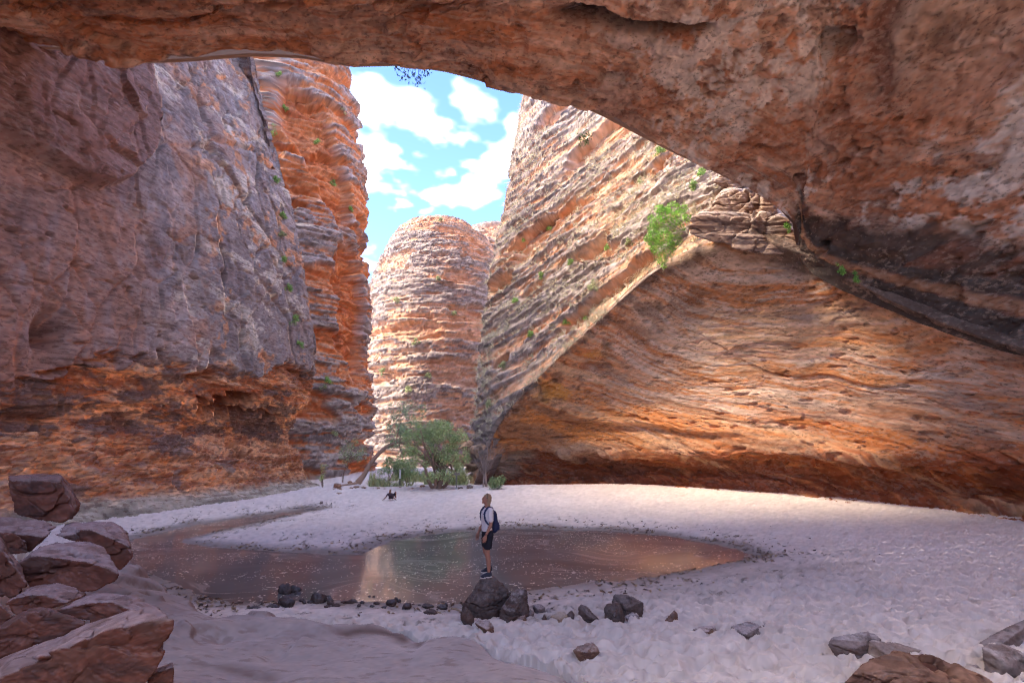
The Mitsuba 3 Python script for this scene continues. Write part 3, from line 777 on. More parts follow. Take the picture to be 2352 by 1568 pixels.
def rock(key, pts, label=None, category='boulder', group=None, sub=4, pw=26, rough_=.05, facets=.06, strata=0.0, base=(.30, .13, .075), dust=(.50, .43, .42), dusty=1.0, dark=(.10, .05, .035), seed=None, kind=None, floor=.25, pits=0.0):
    pts = np.asarray(pts, float)
    seed = (sum(map(ord, key)) * 7 + int(abs(pts[0, 0]) * 100)) % 997 if seed is None else seed
    H = trimesh.convex.convex_hull(pts)
    c = H.center_mass
    eq = ConvexHull(pts).equations
    n, h = eq[:, :3], np.maximum(-(eq[:, :3] @ c + eq[:, 3]), 1e-3)
    d, f = ico(sub)
    cov = np.cov((pts - c).T) + np.eye(3) * 1e-6
    w, V = np.linalg.eigh(cov)
    A = V @ np.diag(np.sqrt(np.maximum(w, w.max() * .05)) ** .8) @ V.T
    d = d @ A
    d /= np.linalg.norm(d, axis=1, keepdims=True)
    q = np.maximum(d @ n.T, 0) / h
    m = q.max(1)
    r = 1 / (m * ((q / m[:, None]) ** pw).sum(1) ** (1 / pw))
    size = np.sqrt(w.max()) * 1.8
    v = c + d * r[:, None]
    u = (v - c) / size * 2
    o = seed * 1.37
    e, rr, tt = cells(u + o, 1.1, 1.1, 1.1 + 2 * strata, 7, .12)
    k = size * (rough_ * (fr(u + o, 1.1, octv=5, seed=seed % 50, gain=.62) - .5) * 2 + rough_ * .3 * (fr(u + o, 5, octv=3, seed=3) - .5) * 2 - rough_ * 1.6 * sst(.80, .97, ridge(u + o, .9, .9, 1.8, 3, 21)) + facets * (rr - .5) + facets * .8 * tt - facets * .4 * sst(.10, 0, e))
    if strata:
        k = k + size * strata * .12 * (sst(.4, .6, fb(u + o, .5, .5, 9, 2, 5)) - .5)
    k = k - size * rough_ * .2
    hole = sst(.52, .58, fb(u + o, 3.6, octv=3, seed=31)) * sst(.36, .46, fb(u + o, .9, octv=2, seed=32)) if pits else 0
    k = k - size * pits * hole
    fn = np.cross(v[f[:, 1]] - v[f[:, 0]], v[f[:, 2]] - v[f[:, 0]])
    v = v + d * k[:, None]
    vn = np.zeros_like(v)
    for j in range(3):
        np.add.at(vn, f[:, j], fn)
    vn /= np.maximum(np.linalg.norm(vn, axis=1, keepdims=True), 1e-12)
    n2, n3 = fr(u + o, 1.8, octv=5, seed=11), fr(u + o, 9, octv=3, seed=12)
    col = blend(const(v, base), np.asarray(base) * [.6, .5, .45], n2 * 2 - .5)
    col = blend(col, dark, sst(.52, .66, fb(u + o, 1.6, 1.6, 3, 4, 13)) * .8)
    if dusty:
        col = blend(col, dust, sst(floor, floor + .5, vn[:, 2] + .9 * (n2 - .5)) * dusty)
    if pits:
        col = blend(col, dark, hole * .95)
    col *= (.7 + .6 * n3)[..., None]
    scene[key] = mikit.ply((v, f), 'rock_loose', smooth=True, color=np.clip(col, .005, .95))
    if label:
        say(key, label, None if '__' in key else category, kind, group)
    return v


def Z1(rowpts):
    return [W(a * .3226, 1062.3 + b * .3226, Y) for a, b, Y in rowpts]


def at(pts, Y):
    return [(a, b, Y) for a, b in pts]


RED = dict(base=(.15, .052, .032), dark=(.05, .022, .018), dust=(.34, .26, .265))
LEFT = [
    (at([(42, 112), (420, 128), (500, 240), (530, 370), (440, 432), (90, 388), (65, 230)], 12) + at([(60, 84), (330, 68), (440, 84), (578, 285), (520, 388), (100, 300)], 13.3), 'dark red block with a flat top, highest of the boulder heap on the left', 5, .5),
    (at([(-80, 480), (100, 505), (200, 560), (340, 522), (210, 650), (60, 655), (-80, 640)], 10.7) + at([(-80, 378), (60, 378), (180, 400), (310, 402), (435, 440)], 11.8), 'low slab with a dusty top wedged under the highest red block', 4, .9),
    (at([(355, 520), (540, 470), (640, 472), (740, 512), (930, 590), (962, 668), (850, 766), (760, 700), (500, 590)], 10.8) + at([(450, 437), (510, 415), (800, 420), (895, 480)], 12.4), 'wedge-shaped rock with a pointed end reaching towards the pool', 5, .9),
    (at([(130, 742), (230, 655), (390, 682), (500, 735), (640, 702), (700, 752), (782, 790), (850, 785), (832, 840), (740, 900), (640, 930), (200, 905), (125, 800)], 9.2) + at([(270, 585), (400, 550), (640, 560), (740, 602), (790, 690)], 10.4), 'broad boulder with a pitted pale top in the middle of the left heap', 5, .9),
    (at([(-90, 560), (40, 640), (118, 742), (200, 850), (213, 888), (100, 975), (-90, 990)], 8.8) + at([(-90, 520), (10, 530), (60, 620)], 9.6), 'pale layered boulder cut off by the left edge of the picture', 4, .8),
    (at([(12, 1005), (90, 962), (200, 932), (350, 942), (490, 1000), (370, 1042), (100, 1105)], 8.1) + at([(230, 872), (420, 850), (600, 898), (632, 938), (500, 990)], 8.9), 'reddish slab with a crazed top in front of the broad pitted boulder', 4, .8),
    (at([(385, 1050), (560, 1055), (660, 985), (800, 980), (900, 1032), (1000, 1062), (850, 1125), (640, 1150)], 7.3) + at([(560, 965), (700, 917), (930, 930), (1175, 1040)], 8.0), 'pale-topped slab behind the long foreground slab', 4, .9),
    (at([(-60, 1240), (60, 1150), (190, 1070), (310, 1045), (420, 1075), (640, 1145), (400, 1260), (-60, 1430)], 6.6) + at([(-60, 1180), (190, 1048), (310, 1030), (420, 1060), (600, 1120)], 7.0), 'dark shadowed boulder behind the long foreground slab', 4, .25),
    (at([(-60, 980), (0, 1000), (60, 1060), (100, 1105), (40, 1165), (-60, 1210)], 6.9) + at([(-60, 960), (20, 1010), (80, 1090)], 7.4), 'small pale rock at the left edge above the dark shadowed boulder', 4, .8),
    (at([(-200, 1660), (300, 1350), (640, 1235), (750, 1185), (920, 1180), (1010, 1180), (1160, 1125), (1222, 1085), (1235, 1110), (1182, 1275), (1160, 1400), (1010, 1600), (700, 1800), (-200, 1900)], 5.4) + at([(-200, 1470), (300, 1262), (640, 1140), (1000, 1012), (1030, 1020), (1210, 1062)], 6.1), 'long tilted slab in the bottom left corner, its top edge blue in the skylight', 5, .75),
    (at([(1030, 1535), (1080, 1495), (1235, 1445), (1240, 1600), (1040, 1650)], 5.5) + at([(1090, 1480), (1230, 1412), (1235, 1600)], 5.9), 'small block by the right end of the long foreground slab', 4, .8),
    (at([(20, 520), (95, 500), (195, 560), (205, 640), (60, 660)], 10.5) + at([(40, 505), (180, 560), (120, 640)], 11.2), 'small dark rock tucked below the low dusty slab', 4, .3),
]
for pts, lab, sub, dst in LEFT:
    rock(name('boulder'), Z1(pts), lab, sub=sub, dusty=dst, rough_=.034, facets=.04, pw=50, **RED)


def rock2d(key, outline, depth, zg, label=None, conv=None, lean=.25, **k):
    """a rock whose outline stands on the ground at height zg"""
    P = np.array([conv(*q) for q in outline], float)
    low = P[P[:, 1].argmax()] - [0, .06 * np.ptp(P[:, 1])]
    for _ in range(4):
        base = Wz(*low, zg)
        z = float(sand_z(base[:1], base[1:2])[0][0])
        zg = max(z, zg if base[1] < 10.6 and base[0] < 1.5 else z, WATER_Z - .05)
    Y0 = base[1]
    c = P.mean(0)
    ymax, ymin = P[:, 1].max(), P[:, 1].min()
    pts = []
    for p in P:
        t = (ymax - p[1]) / max(ymax - ymin, 1)
        q = p + [0, (.35 if t < .35 else 0) * (ymax - ymin)]
        pts.append(W(*q, Y0 + lean * depth * t))
        b = c + (p - c) * [.75, .85] + [0, (.35 if t < .35 else 0) * (ymax - ymin)]
        pts.append(W(*b, Y0 + depth * (.75 + .3 * t)))
    pts.append(W(c[0], c[1] + .15 * (ymax - ymin), Y0 - .12 * depth))
    return rock(key, pts, label, **k)


def c4(x, y): return 1022 + x * .1709, 1286.2 + y * .1709
def c5(x, y): return 1378 + x * .1953, 1349.4 + y * .1953
def c6(x, y): return 1837.4 + x * .2188, 1366.6 + y * .2188
def c3(x, y): return 574.2 + x * .1953, 1309.2 + y * .1953
def c8(x, y): return 689 + x * .1953, 918.7 + y * .1953


BLK = dict(base=(.095, .07, .065), dark=(.035, .026, .026), dust=(.33, .285, .285))
BRN = dict(base=(.20, .115, .08), dark=(.09, .05, .04), dust=(.44, .37, .36))
GRY = dict(base=(.21, .18, .18), dark=(.10, .085, .085), dust=(.46, .41, .42))
CENTRE = [
    (c4, [(490, 232), (560, 218), (640, 190), (700, 290), (790, 372), (905, 435), (850, 530), (800, 700), (600, 800), (400, 830), (270, 700), (215, 650), (230, 570), (300, 490)], 1.3, .5, 'big black pointed rock that the man stands on', 6, .30, BLK),
    (c4, [(740, 650), (800, 590), (930, 400), (1090, 360), (1120, 440), (1130, 640), (1100, 720), (920, 860), (780, 850), (730, 740)], .9, .45, 'tilted dark slab leaning beside the man\'s rock', 5, .9, BLK),
    (c4, [(205, 700), (270, 610), (340, 680), (400, 790), (390, 905), (330, 895), (210, 800)], .5, .45, 'small black wedge at the left foot of the man\'s rock', 4, .3, BLK),
    (c4, [(390, 840), (440, 800), (590, 800), (660, 890), (665, 1000), (620, 1015), (480, 930)], .6, .5, 'brown block with a dusty top in front of the man\'s rock', 4, .9, BRN),
    (c4, [(910, 860), (980, 760), (1080, 730), (1130, 840), (1100, 868), (930, 868)], .5, .5, 'small brown stone before the tilted dark slab', 4, .7, BRN),
    (c4, [(1070, 720), (1150, 650), (1200, 700), (1190, 780), (1130, 815)], .4, .45, 'small dark stone right of the tilted slab', 3, .3, GRY),
    (c4, [(1180, 640), (1190, 590), (1290, 580), (1350, 630), (1330, 750), (1250, 730)], .6, .35, 'greyish faceted rock at the muddy pool edge', 4, .6, GRY),
    (c4, [(1330, 680), (1390, 630), (1460, 710), (1390, 770)], .4, .35, 'small grey stone touching the faceted rock', 3, .7, GRY),
    (c4, [(1300, 780), (1340, 710), (1390, 800), (1385, 845), (1310, 810)], .35, .4, 'narrow dark upright stone left of the layered pale one', 3, .3, BLK),
    (c4, [(1420, 740), (1540, 680), (1610, 690), (1665, 770), (1640, 850), (1480, 862), (1420, 800)], .5, .45, 'pale layered stone split by a crack in the row of rocks', 4, .6, dict(base=(.40, .30, .22), dark=(.16, .10, .07), dust=(.5, .43, .38))),
    (c4, [(1630, 730), (1700, 660), (1810, 795), (1650, 805)], .5, .4, 'low black stone right of the layered pale one', 3, .3, BLK),
    (c4, [(1790, 630), (1830, 590), (1900, 610), (2130, 765), (2080, 832), (1960, 805), (1790, 770)], .7, .4, 'slanting dark rock with a brown ridged side', 4, .4, BLK),
    (c5, [(45, 240), (90, 180), (200, 160), (250, 210), (290, 340), (290, 412), (160, 438), (60, 430)], .55, .4, 'rounded upright black block in front of a larger one', 5, .45, BLK),
    (c5, [(130, 160), (170, 65), (210, 90), (350, 85), (510, 170), (512, 260), (490, 350), (290, 350), (150, 250)], .9, .3, 'large black block with a horn, behind the rounded upright one', 5, .45, BLK),
    (c5, [(290, 350), (380, 280), (450, 310), (520, 380), (500, 400), (340, 400)], .45, .38, 'grey faceted stone at the foot of the large black block', 4, .8, GRY),
    (c5, [(750, 440), (760, 380), (830, 310), (880, 255), (915, 310), (925, 425), (870, 458)], .5, .35, 'upright pointed dark stone standing alone in the sand', 4, .35, BRN),
    (c5, [(660, 422), (700, 400), (745, 420), (740, 450), (680, 436)], .25, .35, 'little brown stone left of the upright pointed one', 3, .5, BRN),
    (c5, [(885, 468), (920, 435), (1050, 487), (960, 480)], .3, .35, 'flat brown sliver in front of the upright pointed stone', 3, .4, BRN),
    (c5, [(975, 278), (980, 230), (1025, 190), (1080, 240), (1125, 275)], .5, .25, 'small black pyramid of rock in the greenish mud', 3, .05, BLK),
    (c5, [(1080, 490), (1180, 450), (1350, 440), (1400, 530), (1350, 558), (1280, 535), (1120, 515)], .7, .3, 'low sand-covered stone with a brown right end', 4, 1.0, BRN),
    (c5, [(1490, 535), (1530, 440), (1740, 390), (1900, 440), (1965, 565), (1820, 590), (1720, 594), (1590, 575)], 1.0, .3, 'flat ridged grey rock lying half buried in sand', 5, .75, GRY),
    (c5, [(1880, 430), (1930, 400), (2030, 462), (1950, 474)], .4, .3, 'small grey stone behind the flat ridged rock', 3, .7, GRY),
    (c4, [(1710, 1210), (1780, 1150), (1990, 1090), (2050, 1160), (2085, 1235), (1900, 1325), (1800, 1270)], .6, .45, 'brown rock resting against the right end of the rock shelf', 4, .8, BRN),
    (c6, [(285, 508), (340, 430), (640, 385), (740, 370), (862, 462), (800, 600), (700, 665), (550, 645), (400, 592)], .9, .3, 'smooth slate-grey wedge in the sand, left of the bottom right group', 5, .7, GRY),
    (c6, [(690, 482), (760, 455), (1050, 500), (1280, 575), (1100, 690), (900, 700), (720, 660)], .9, .4, 'pale twisted rock behind the big brown pitted boulder', 5, .8, dict(base=(.34, .28, .24), dark=(.16, .12, .10), dust=(.46, .40, .39))),
    (c6, [(430, 935), (600, 800), (700, 650), (880, 630), (1000, 565), (1200, 582), (1400, 600), (1700, 720), (2000, 850), (2120, 930), (2100, 1150), (500, 1150)], 1.8, .3, 'big brown pitted boulder cut off by the bottom edge on the right', 6, .35, dict(base=(.31, .165, .105), dark=(.09, .038, .027), dust=(.38, .26, .20), pits=.085)),
    (c6, [(1740, 555), (1780, 500), (1920, 460), (2060, 395), (2200, 380), (2352, 265), (2450, 280), (2450, 560), (2200, 575), (1900, 602)], 1.3, .35, 'dark jagged rock at the right edge of the picture', 5, .5, GRY),
    (c6, [(1905, 545), (2000, 505), (2130, 510), (2250, 580), (2400, 650), (2430, 880), (2200, 885), (1950, 765)], 1.0, .35, 'rounded grey rock with a pale top below the jagged one', 5, .85, GRY),
    (c6, [(2190, 900), (2290, 838), (2400, 840), (2430, 960), (2230, 960)], .7, .35, 'pale rounded stone in the bottom right corner', 4, .9, dict(base=(.42, .38, .34), dark=(.22, .2, .18), dust=(.55, .5, .48))),
    (c6, [(1780, 742), (1850, 720), (1960, 802), (1850, 784)], .4, .3, 'small grey stone between the brown boulder and the rounded grey rock', 3, .8, GRY),
    (c6, [(2280, 112), (2352, 90), (2400, 100), (2400, 145), (2330, 145)], .5, .3, 'lone small brown stone at the right edge in the sand', 3, .5, BRN),
]
for conv, out, dep, zg, lab, sub, dst, kk in CENTRE:
    rock2d(name('boulder' if sub > 3 else 'stone'), out, dep, zg, lab, conv, category='boulder' if sub > 3 else 'stone', sub=sub, dusty=dst, rough_=.022, facets=.03, pw=70, floor=.45, **kk)

random.seed(5)


def stone_at(conv, cx, cy, w, h, zg, label, group, kk, dst, depth=None):
    o = []
    for i in range(7):
        a = 2 * math.pi * i / 7 + random.uniform(-.3, .3)
        o.append((cx + .5 * w * math.cos(a) * random.uniform(.8, 1.08), cy + .5 * h * math.sin(a) * random.uniform(.75, 1.1)))
    rock2d(name('stone'), o, depth or w * .0028, zg, label, conv, category='stone', group=group, sub=3, dusty=dst, rough_=.03, facets=.14, pw=60, floor=.4, **kk)


WETG = 'wet stones along the near edge of the pool'
for cx, cy, w, h in [(410, 230, 130, 115), (530, 240, 115, 110), (450, 300, 90, 40), (570, 285, 80, 50), (440, 375, 180, 115), (355, 385, 60, 50), (290, 430, 140, 40), (790, 330, 150, 120), (860, 335, 80, 90), (700, 380, 60, 50), (610, 355, 60, 40),
                     (925, 320, 60, 40), (940, 360, 80, 50), (945, 390, 80, 40), (1010, 420, 100, 40), (920, 430, 90, 30), (1100, 345, 40, 15), (1200, 375, 120, 50), (1320, 385, 50, 40), (1405, 320, 50, 35), (1455, 320, 35, 40), (1485, 390, 60, 40),
                     (1655, 380, 110, 80), (1720, 350, 50, 50), (1755, 365, 40, 40), (1570, 330, 40, 20), (1840, 430, 110, 60), (2095, 420, 120, 50), (2250, 440, 110, 50), (2300, 410, 40, 40), (2260, 380, 40, 25), (1100, 375, 60, 30), (1280, 420, 40, 40),
                     (1435, 425, 50, 25), (640, 380, 50, 30), (80, 440, 100, 30), (20, 445, 80, 30), (1575, 435, 60, 20), (1990, 415, 30, 15), (1910, 405, 40, 20), (2120, 500, 160, 50)]:
    stone_at(c3, cx, cy - 6, w * 1.3, h * 1.35, -.22 if cy < 400 else -.1, 'wet black stone among those lined along the near edge of the pool', WETG, dict(base=(.06, .05, .052), dark=(.03, .025, .025), dust=(.13, .12, .135)), .5)
FARG = 'rocks strewn on the sand before the leaning tree'
for cx, cy, w, h in [(440, 1010, 110, 60), (410, 1065, 60, 40), (465, 1060, 60, 50), (460, 1115, 110, 50), (585, 970, 50, 30), (690, 970, 70, 35), (820, 970, 50, 50), (720, 1065, 40, 20), (600, 1040, 60, 22), (855, 1055, 40, 25), (915, 1050, 60, 40), (1000, 1055, 50, 30),
                     (1320, 1050, 45, 30), (1030, 1005, 60, 30), (935, 1010, 50, 25), (1290, 995, 40, 20), (1440, 1015, 60, 30), (660, 1025, 80, 30), (540, 1070, 90, 30), (750, 1035, 60, 25), (1130, 1000, 50, 22), (1180, 1030, 36, 18), (880, 945, 50, 24), (770, 945, 44, 20)]:
    stone_at(c8, cx, cy - 8, w * 1.1, h * 1.05, .75, 'orange-brown rock among those strewn before the leaning tree', FARG, dict(base=(.42, .24, .15), dark=(.24, .13, .09), dust=(.52, .42, .36)), .5, depth=.5)
for cx, cy, w, h, lab in [(250, 1200, 50, 34, 'small dark stone beside the channel below the left wall'), (1890, 1030, 80, 30, 'flat grey stone beside the foot of the signpost'), (2000, 1020, 100, 60, 'grey-brown rock between the signpost and the dead tree'),
                          (2180, 1195, 20, 10, 'tiny stone on the crest of the sand')][:3]:
    stone_at(c8, cx, cy, w, h, .75, lab, None, dict(base=(.30, .24, .21), dark=(.14, .11, .1), dust=(.45, .4, .38)), .5, depth=.6)

# grey blocks jutting out in the notch between roof and right cliff


def Z7(rowpts):
    return [W(1464.2 + a * .2014, 344.5 + b * .2014, Y) for a, b, Y in rowpts]


OUT = dict(base=(.40, .30, .25), dark=(.13, .10, .10), dust=(.46, .42, .41))
o1 = [(560, 940), (580, 820), (680, 730), (880, 700), (960, 740), (1350, 790), (1600, 815), (1700, 775), (1800, 880), (1890, 1190), (1400, 1190), (1330, 1160), (1100, 1060), (800, 1005), (650, 985)]
rock('rock_outcrop', Z7(at(o1, 33.2) + at([(700, 700), (1700, 700), (1900, 1150), (900, 1000)], 36.5)), 'lowest grey layered block jutting out beside the bright green bush', 'rock outcrop', sub=6, rough_=.03, facets=.05, strata=.22, dusty=.5, **OUT)
o2 = [(800, 690), (870, 560), (960, 480), (1200, 420), (1400, 455), (1540, 590), (1680, 780), (1600, 830), (1380, 805), (1150, 800), (940, 705)]
rock('rock_outcrop_001', Z7(at(o2, 34.0) + at([(1000, 420), (1500, 450), (1750, 760), (1100, 760)], 37)), 'middle pale block with dark hollows, under the rim of the roof', 'rock outcrop', sub=6, rough_=.04, facets=.06, strata=.10, dusty=.5, **OUT)
o3 = [(870, 360), (960, 275), (1060, 300), (1250, 415), (1100, 440), (950, 430)]
rock('rock_outcrop_002', Z7(at(o3, 35.5) + at([(950, 250), (1300, 400), (1000, 420)], 38)), 'small topmost block of the grey outcrop, half hidden by the roof', 'rock outcrop', sub=5, rough_=.03, facets=.04, strata=.4, dusty=.5, **OUT)

# ------------------------------------------------------------------ plants
scene['leaf'] = {'type': 'twosided', 'bsdf': {'type': 'principled', 'base_color': dict(VC), 'roughness': .55, 'specular': .35}}
scene['bark'] = {'type': 'twosided', 'bsdf': {'type': 'principled', 'base_color': dict(VC), 'roughness': .85, 'specular': .2}}


def tube(points, radii, sides=6):
    p = np.asarray(points, float)
    t = np.gradient(p, axis=0)
    t /= np.linalg.norm(t, axis=1, keepdims=True) + 1e-9
    ref = np.where(np.abs(t[:, 2:]) < .9, [[0, 0, 1.0]], [[1.0, 0, 0]])
    a = np.cross(t, ref)
    a /= np.linalg.norm(a, axis=1, keepdims=True) + 1e-9
    b = np.cross(t, a)
    ang = np.arange(sides) * 2 * np.pi / sides
    v = p[:, None] + np.asarray(radii)[:, None, None] * (np.cos(ang)[None, :, None] * a[:, None] + np.sin(ang)[None, :, None] * b[:, None])
    i, j = np.meshgrid(np.arange(len(p) - 1), np.arange(sides), indexing='ij')
    q = np.stack([i * sides + j, i * sides + (j + 1) % sides, (i + 1) * sides + (j + 1) % sides, (i + 1) * sides + j], -1).reshape(-1, 4)
    return v.reshape(-1, 3), np.vstack([q[:, [0, 1, 2]], q[:, [0, 2, 3]]])


def join(parts):
    V, Fc, at_ = [], [], 0
    for v, f in parts:
        V.append(v)
        Fc.append(np.asarray(f) + at_)
        at_ += len(v)
    return np.vstack(V), np.vstack(Fc)


def wood(key, parts, color=(.30, .22, .17)):
    v, f = join(parts)
    col = const(v, color) * (.6 + .8 * fb(v, 3, 3, 1.2, 3, 5))[:, None]
    scene[key] = mikit.ply((v, f), 'bark', smooth=True, color=np.clip(col, .005, .95))


def leaves(rng, P, size, aspect=.45, droop=.2, up=.4):
    """one folded four-cornered leaf at every point"""
    n = len(P)
    d = rng.normal(size=(n, 3))
    d[:, 2] -= droop
    d /= np.linalg.norm(d, axis=1, keepdims=True)
    w = rng.normal(size=(n, 3))
    w[:, 2] *= 1 - up
    w -= d * (w * d).sum(1, keepdims=True)
    w /= np.linalg.norm(w, axis=1, keepdims=True)
    L = size * rng.uniform(.65, 1.35, (n, 1))
    m = P + d * L * .45
    v = np.stack([P, m + w * L * aspect * .5, P + d * L, m - w * L * aspect * .5], 1).reshape(-1, 3)
    i = np.arange(n)[:, None] * 4
    return v, np.vstack([i + [0, 1, 2], i + [0, 2, 3]])


def foliage(key, rng, P, size, color, color2=None, aspect=.45, droop=.2):
    v, f = leaves(rng, P, size, aspect, droop)
    c = np.asarray(color)
    t = rng.uniform(0, 1, (len(P), 1))
    col = c + (np.asarray(color2 if color2 is not None else c * 1.5) - c) * t
    clump = (.6 + .8 * fb(P, 1.4, octv=2, seed=4))[:, None]
    col = np.repeat(col * 1.35 * clump * rng.uniform(.7, 1.3, (len(P), 1)), 4, 0)
    scene[key] = mikit.ply((v, f), 'leaf', smooth=False, color=np.clip(col, .005, .9))


def limb(rng, a, b, bend, k=6):
    t = np.linspace(0, 1, k)[:, None]
    a, b = np.asarray(a, float), np.asarray(b, float)
    o = rng.normal(size=3) * bend * np.linalg.norm(b - a)
    return a + (b - a) * t + o * np.sin(t * np.pi)


def clumpy(rng, centres, radii, n):
    """points through the volume of many small clumps"""
    C, R = np.asarray(centres, float), np.asarray(radii, float)
    w = R ** 2 / (R ** 2).sum()
    k = rng.choice(len(C), n, p=w)
    d = rng.normal(size=(n, 3))
    d /= np.linalg.norm(d, axis=1, keepdims=True)
    return C[k] + d * (R[k] * rng.uniform(.35, 1, n) ** .6)[:, None]


def shrub(key, base, height, spread, n, leaf, color, label, category='shrub', group=None, seed=0, stems=6, lean=(0, 0, 0), hang=0.0, color2=None, clumps=14, wcol=(.33, .26, .2), low=.25, droop=.2):
    rng = np.random.default_rng(seed + 17)
    base = np.asarray(base, float)
    cs, rs, parts = [], [], []
    for i in range(clumps):
        a, r = rng.uniform(0, 2 * np.pi), spread * math.sqrt(rng.uniform(0, 1)) * .8
        h = height * rng.uniform(low, 1)
        r *= 1 - .5 * (h / height) ** 2 if height > 0 else 1
        c = base + [r * math.cos(a), r * math.sin(a), h] + np.asarray(lean) * (h / height) - [0, 0, hang * rng.uniform(0, 1)]
        cs.append(c)
        rs.append(spread * rng.uniform(.22, .42))
        parts.append(tube(limb(rng, base, c, .12), np.linspace(.012, .004, 6) * max(height, .6) * 1.6, 4))
    wood(key + '__stem', parts[:max(stems, 3)], wcol)
    foliage(key + '__foliage', rng, clumpy(rng, cs, rs, n), leaf, color, color2, droop=droop)
    say(key, label, category, None, group)


def proj(P):
    q = np.asarray(P) - EYE
    f = q @ FWD
    return 1176 + F * q[..., 0] / f, 784 - F * (q @ UP) / f, f


_flat = {}


def pick(S, px, py, out=0.0, N=None):
    """the point of a rock face that is seen at that place of the photograph"""
    k = id(S)
    if k not in _flat:
        _flat[k] = proj(S.reshape(-1, 3))
    x, y, f = _flat[k]
    d = (x - px) ** 2 + (y - py) ** 2 + np.where(f > 1, 0, 1e9)
    near = np.nonzero(d < d.min() + 60)[0]
    i = near[f[near].argmin()]
    p = S.reshape(-1, 3)[i]
    return p + out * N.reshape(-1, 3)[i] if N is not None else p


# trees at the end of the sand
def big_tree():
    rng = np.random.default_rng(3)
    b = np.append(Wz(1000, 1120, .55)[:2], .5)
    k = b[1] / F
    key = 'tree'
    trunk, cs, rs = [], [], []
    for px, py in ((-8, 2), (6, 0), (20, 0), (-2, -2), (12, 3)):
        top = b + [(px * 1.8 + rng.uniform(-10, 10)) * k, rng.uniform(-.5, .5), rng.uniform(1.3, 2.0)]
        trunk.append(tube(limb(rng, b + [px * k * .5, rng.uniform(-.25, .25), -.1], top, .05), np.linspace(.20, .11, 6), 7))
        for _ in range(4):
            e = b + [rng.uniform(-72, 72) * k, rng.uniform(-2.2, 2.2), rng.uniform(2.4, 5.6)]
            trunk.append(tube(limb(rng, top, e, .10), np.linspace(.10, .03, 6), 5))
    for i in range(95):
        x, z = rng.uniform(-1, 1), rng.uniform(-1, 1)
        if x * x + z * z > 1.05:
            continue
        cx = (x * 76 - 4 + 14 * z * .3) * k
        cz = 3.9 + z * 2.75 - .5 * abs(x)
        cs.append(b + [cx, rng.uniform(-2.2, 2.2) * math.sqrt(max(0, 1 - x * x * .8)), cz])
        rs.append(rng.uniform(.35, .75))
    wood(key + '__trunk', trunk, (.30, .21, .16))
    foliage(key + '__crown', rng, clumpy(rng, cs, rs, 14000), .17, (.17, .27, .085), (.42, .48, .26))
    say(key, 'bushy green many-stemmed tree at the far end of the sand', 'tree')


def leaning_tree():
    rng = np.random.default_rng(8)
    key = 'tree_001'
    Y = 53.0
    pts = [W(822, 1108, Y), W(835, 1092, Y), W(850, 1065, Y), W(868, 1043, Y), W(888, 1025, Y), W(910, 1016, Y), (W(932, 1008, Y)), W(942, 992, Y)]
    parts = [tube(pts, [.34, .25, .22, .2, .18, .15, .12, .08], 8)]
    cs, rs = [], []
    ends = [(905, 985), (925, 950), (942, 942), (960, 958), (980, 968), (995, 985), (985, 1005), (965, 1015), (940, 1015), (915, 965), (950, 975), (1000, 1000), (930, 985), (970, 990), (912, 1000)]
    for px, py in ends:
        e = W(px + rng.uniform(-5, 5), py, Y + rng.uniform(-1.6, 1.6))
        parts.append(tube(limb(rng, pts[rng.integers(5, 8)], e, .1), np.linspace(.07, .02, 6), 5))
        for _ in range(4):
            cs.append(e + rng.normal(size=3) * .55)
            rs.append(rng.uniform(.3, .6))
    parts.append(tube([W(910, 1016, Y), W(930, 1019, Y), W(950, 1022, Y - .5), W(968, 1018, Y - .8)], [.1, .08, .06, .03], 5))
    parts.append(tube([W(832, 1106, Y), W(800, 1112, Y - .6), W(775, 1116, Y - 1)], [.16, .1, .03], 5))
    wood(key + '__trunk', parts, (.40, .27, .20))
    foliage(key + '__crown', rng, clumpy(rng, cs, rs, 7000), .15, (.15, .25, .12), (.30, .38, .24))
    say(key, 'tree with a long bare trunk leaning to the right and a light crown', 'tree')


def dead_tree():
    rng = np.random.default_rng(12)
    key = 'tree_002'
    Y = 50.0
    b = W(1113, 1122, Y)
    k = Y / F
    parts = []
    for dx in (-3, 2, 6):
        parts.append(tube(limb(rng, b + [dx * k, 0, -.1], b + [dx * k * .3, 0, 2.0], .05), np.linspace(.10, .07, 6), 6))
    top = b + [0, 0, 1.9]
    twig = []
    for i in range(30):
        a = rng.normal() * .5
        L = rng.uniform(1.2, 3.4)
        e = top + [math.sin(a) * L * .8, rng.normal() * .7, math.cos(a) * L]
        st = top + (b - top) * rng.uniform(0, .5)
        ln = limb(rng, st, e, .10)
        twig.append(tube(ln, np.linspace(.026, .007, 6), 4))
        for _ in range(3):
            s0 = ln[rng.integers(2, 6)]
            twig.append(tube(limb(rng, s0, s0 + rng.normal(size=3) * [.45, .4, .35] + [0, 0, .2], .12, 4), np.linspace(.011, .005, 4), 3))
    wood(key + '__trunk', parts, (.42, .33, .28))
    wood(key + '__twig', twig, (.36, .30, .28))
    say(key, 'bare grey dead tree right of the bushy green one', 'tree')


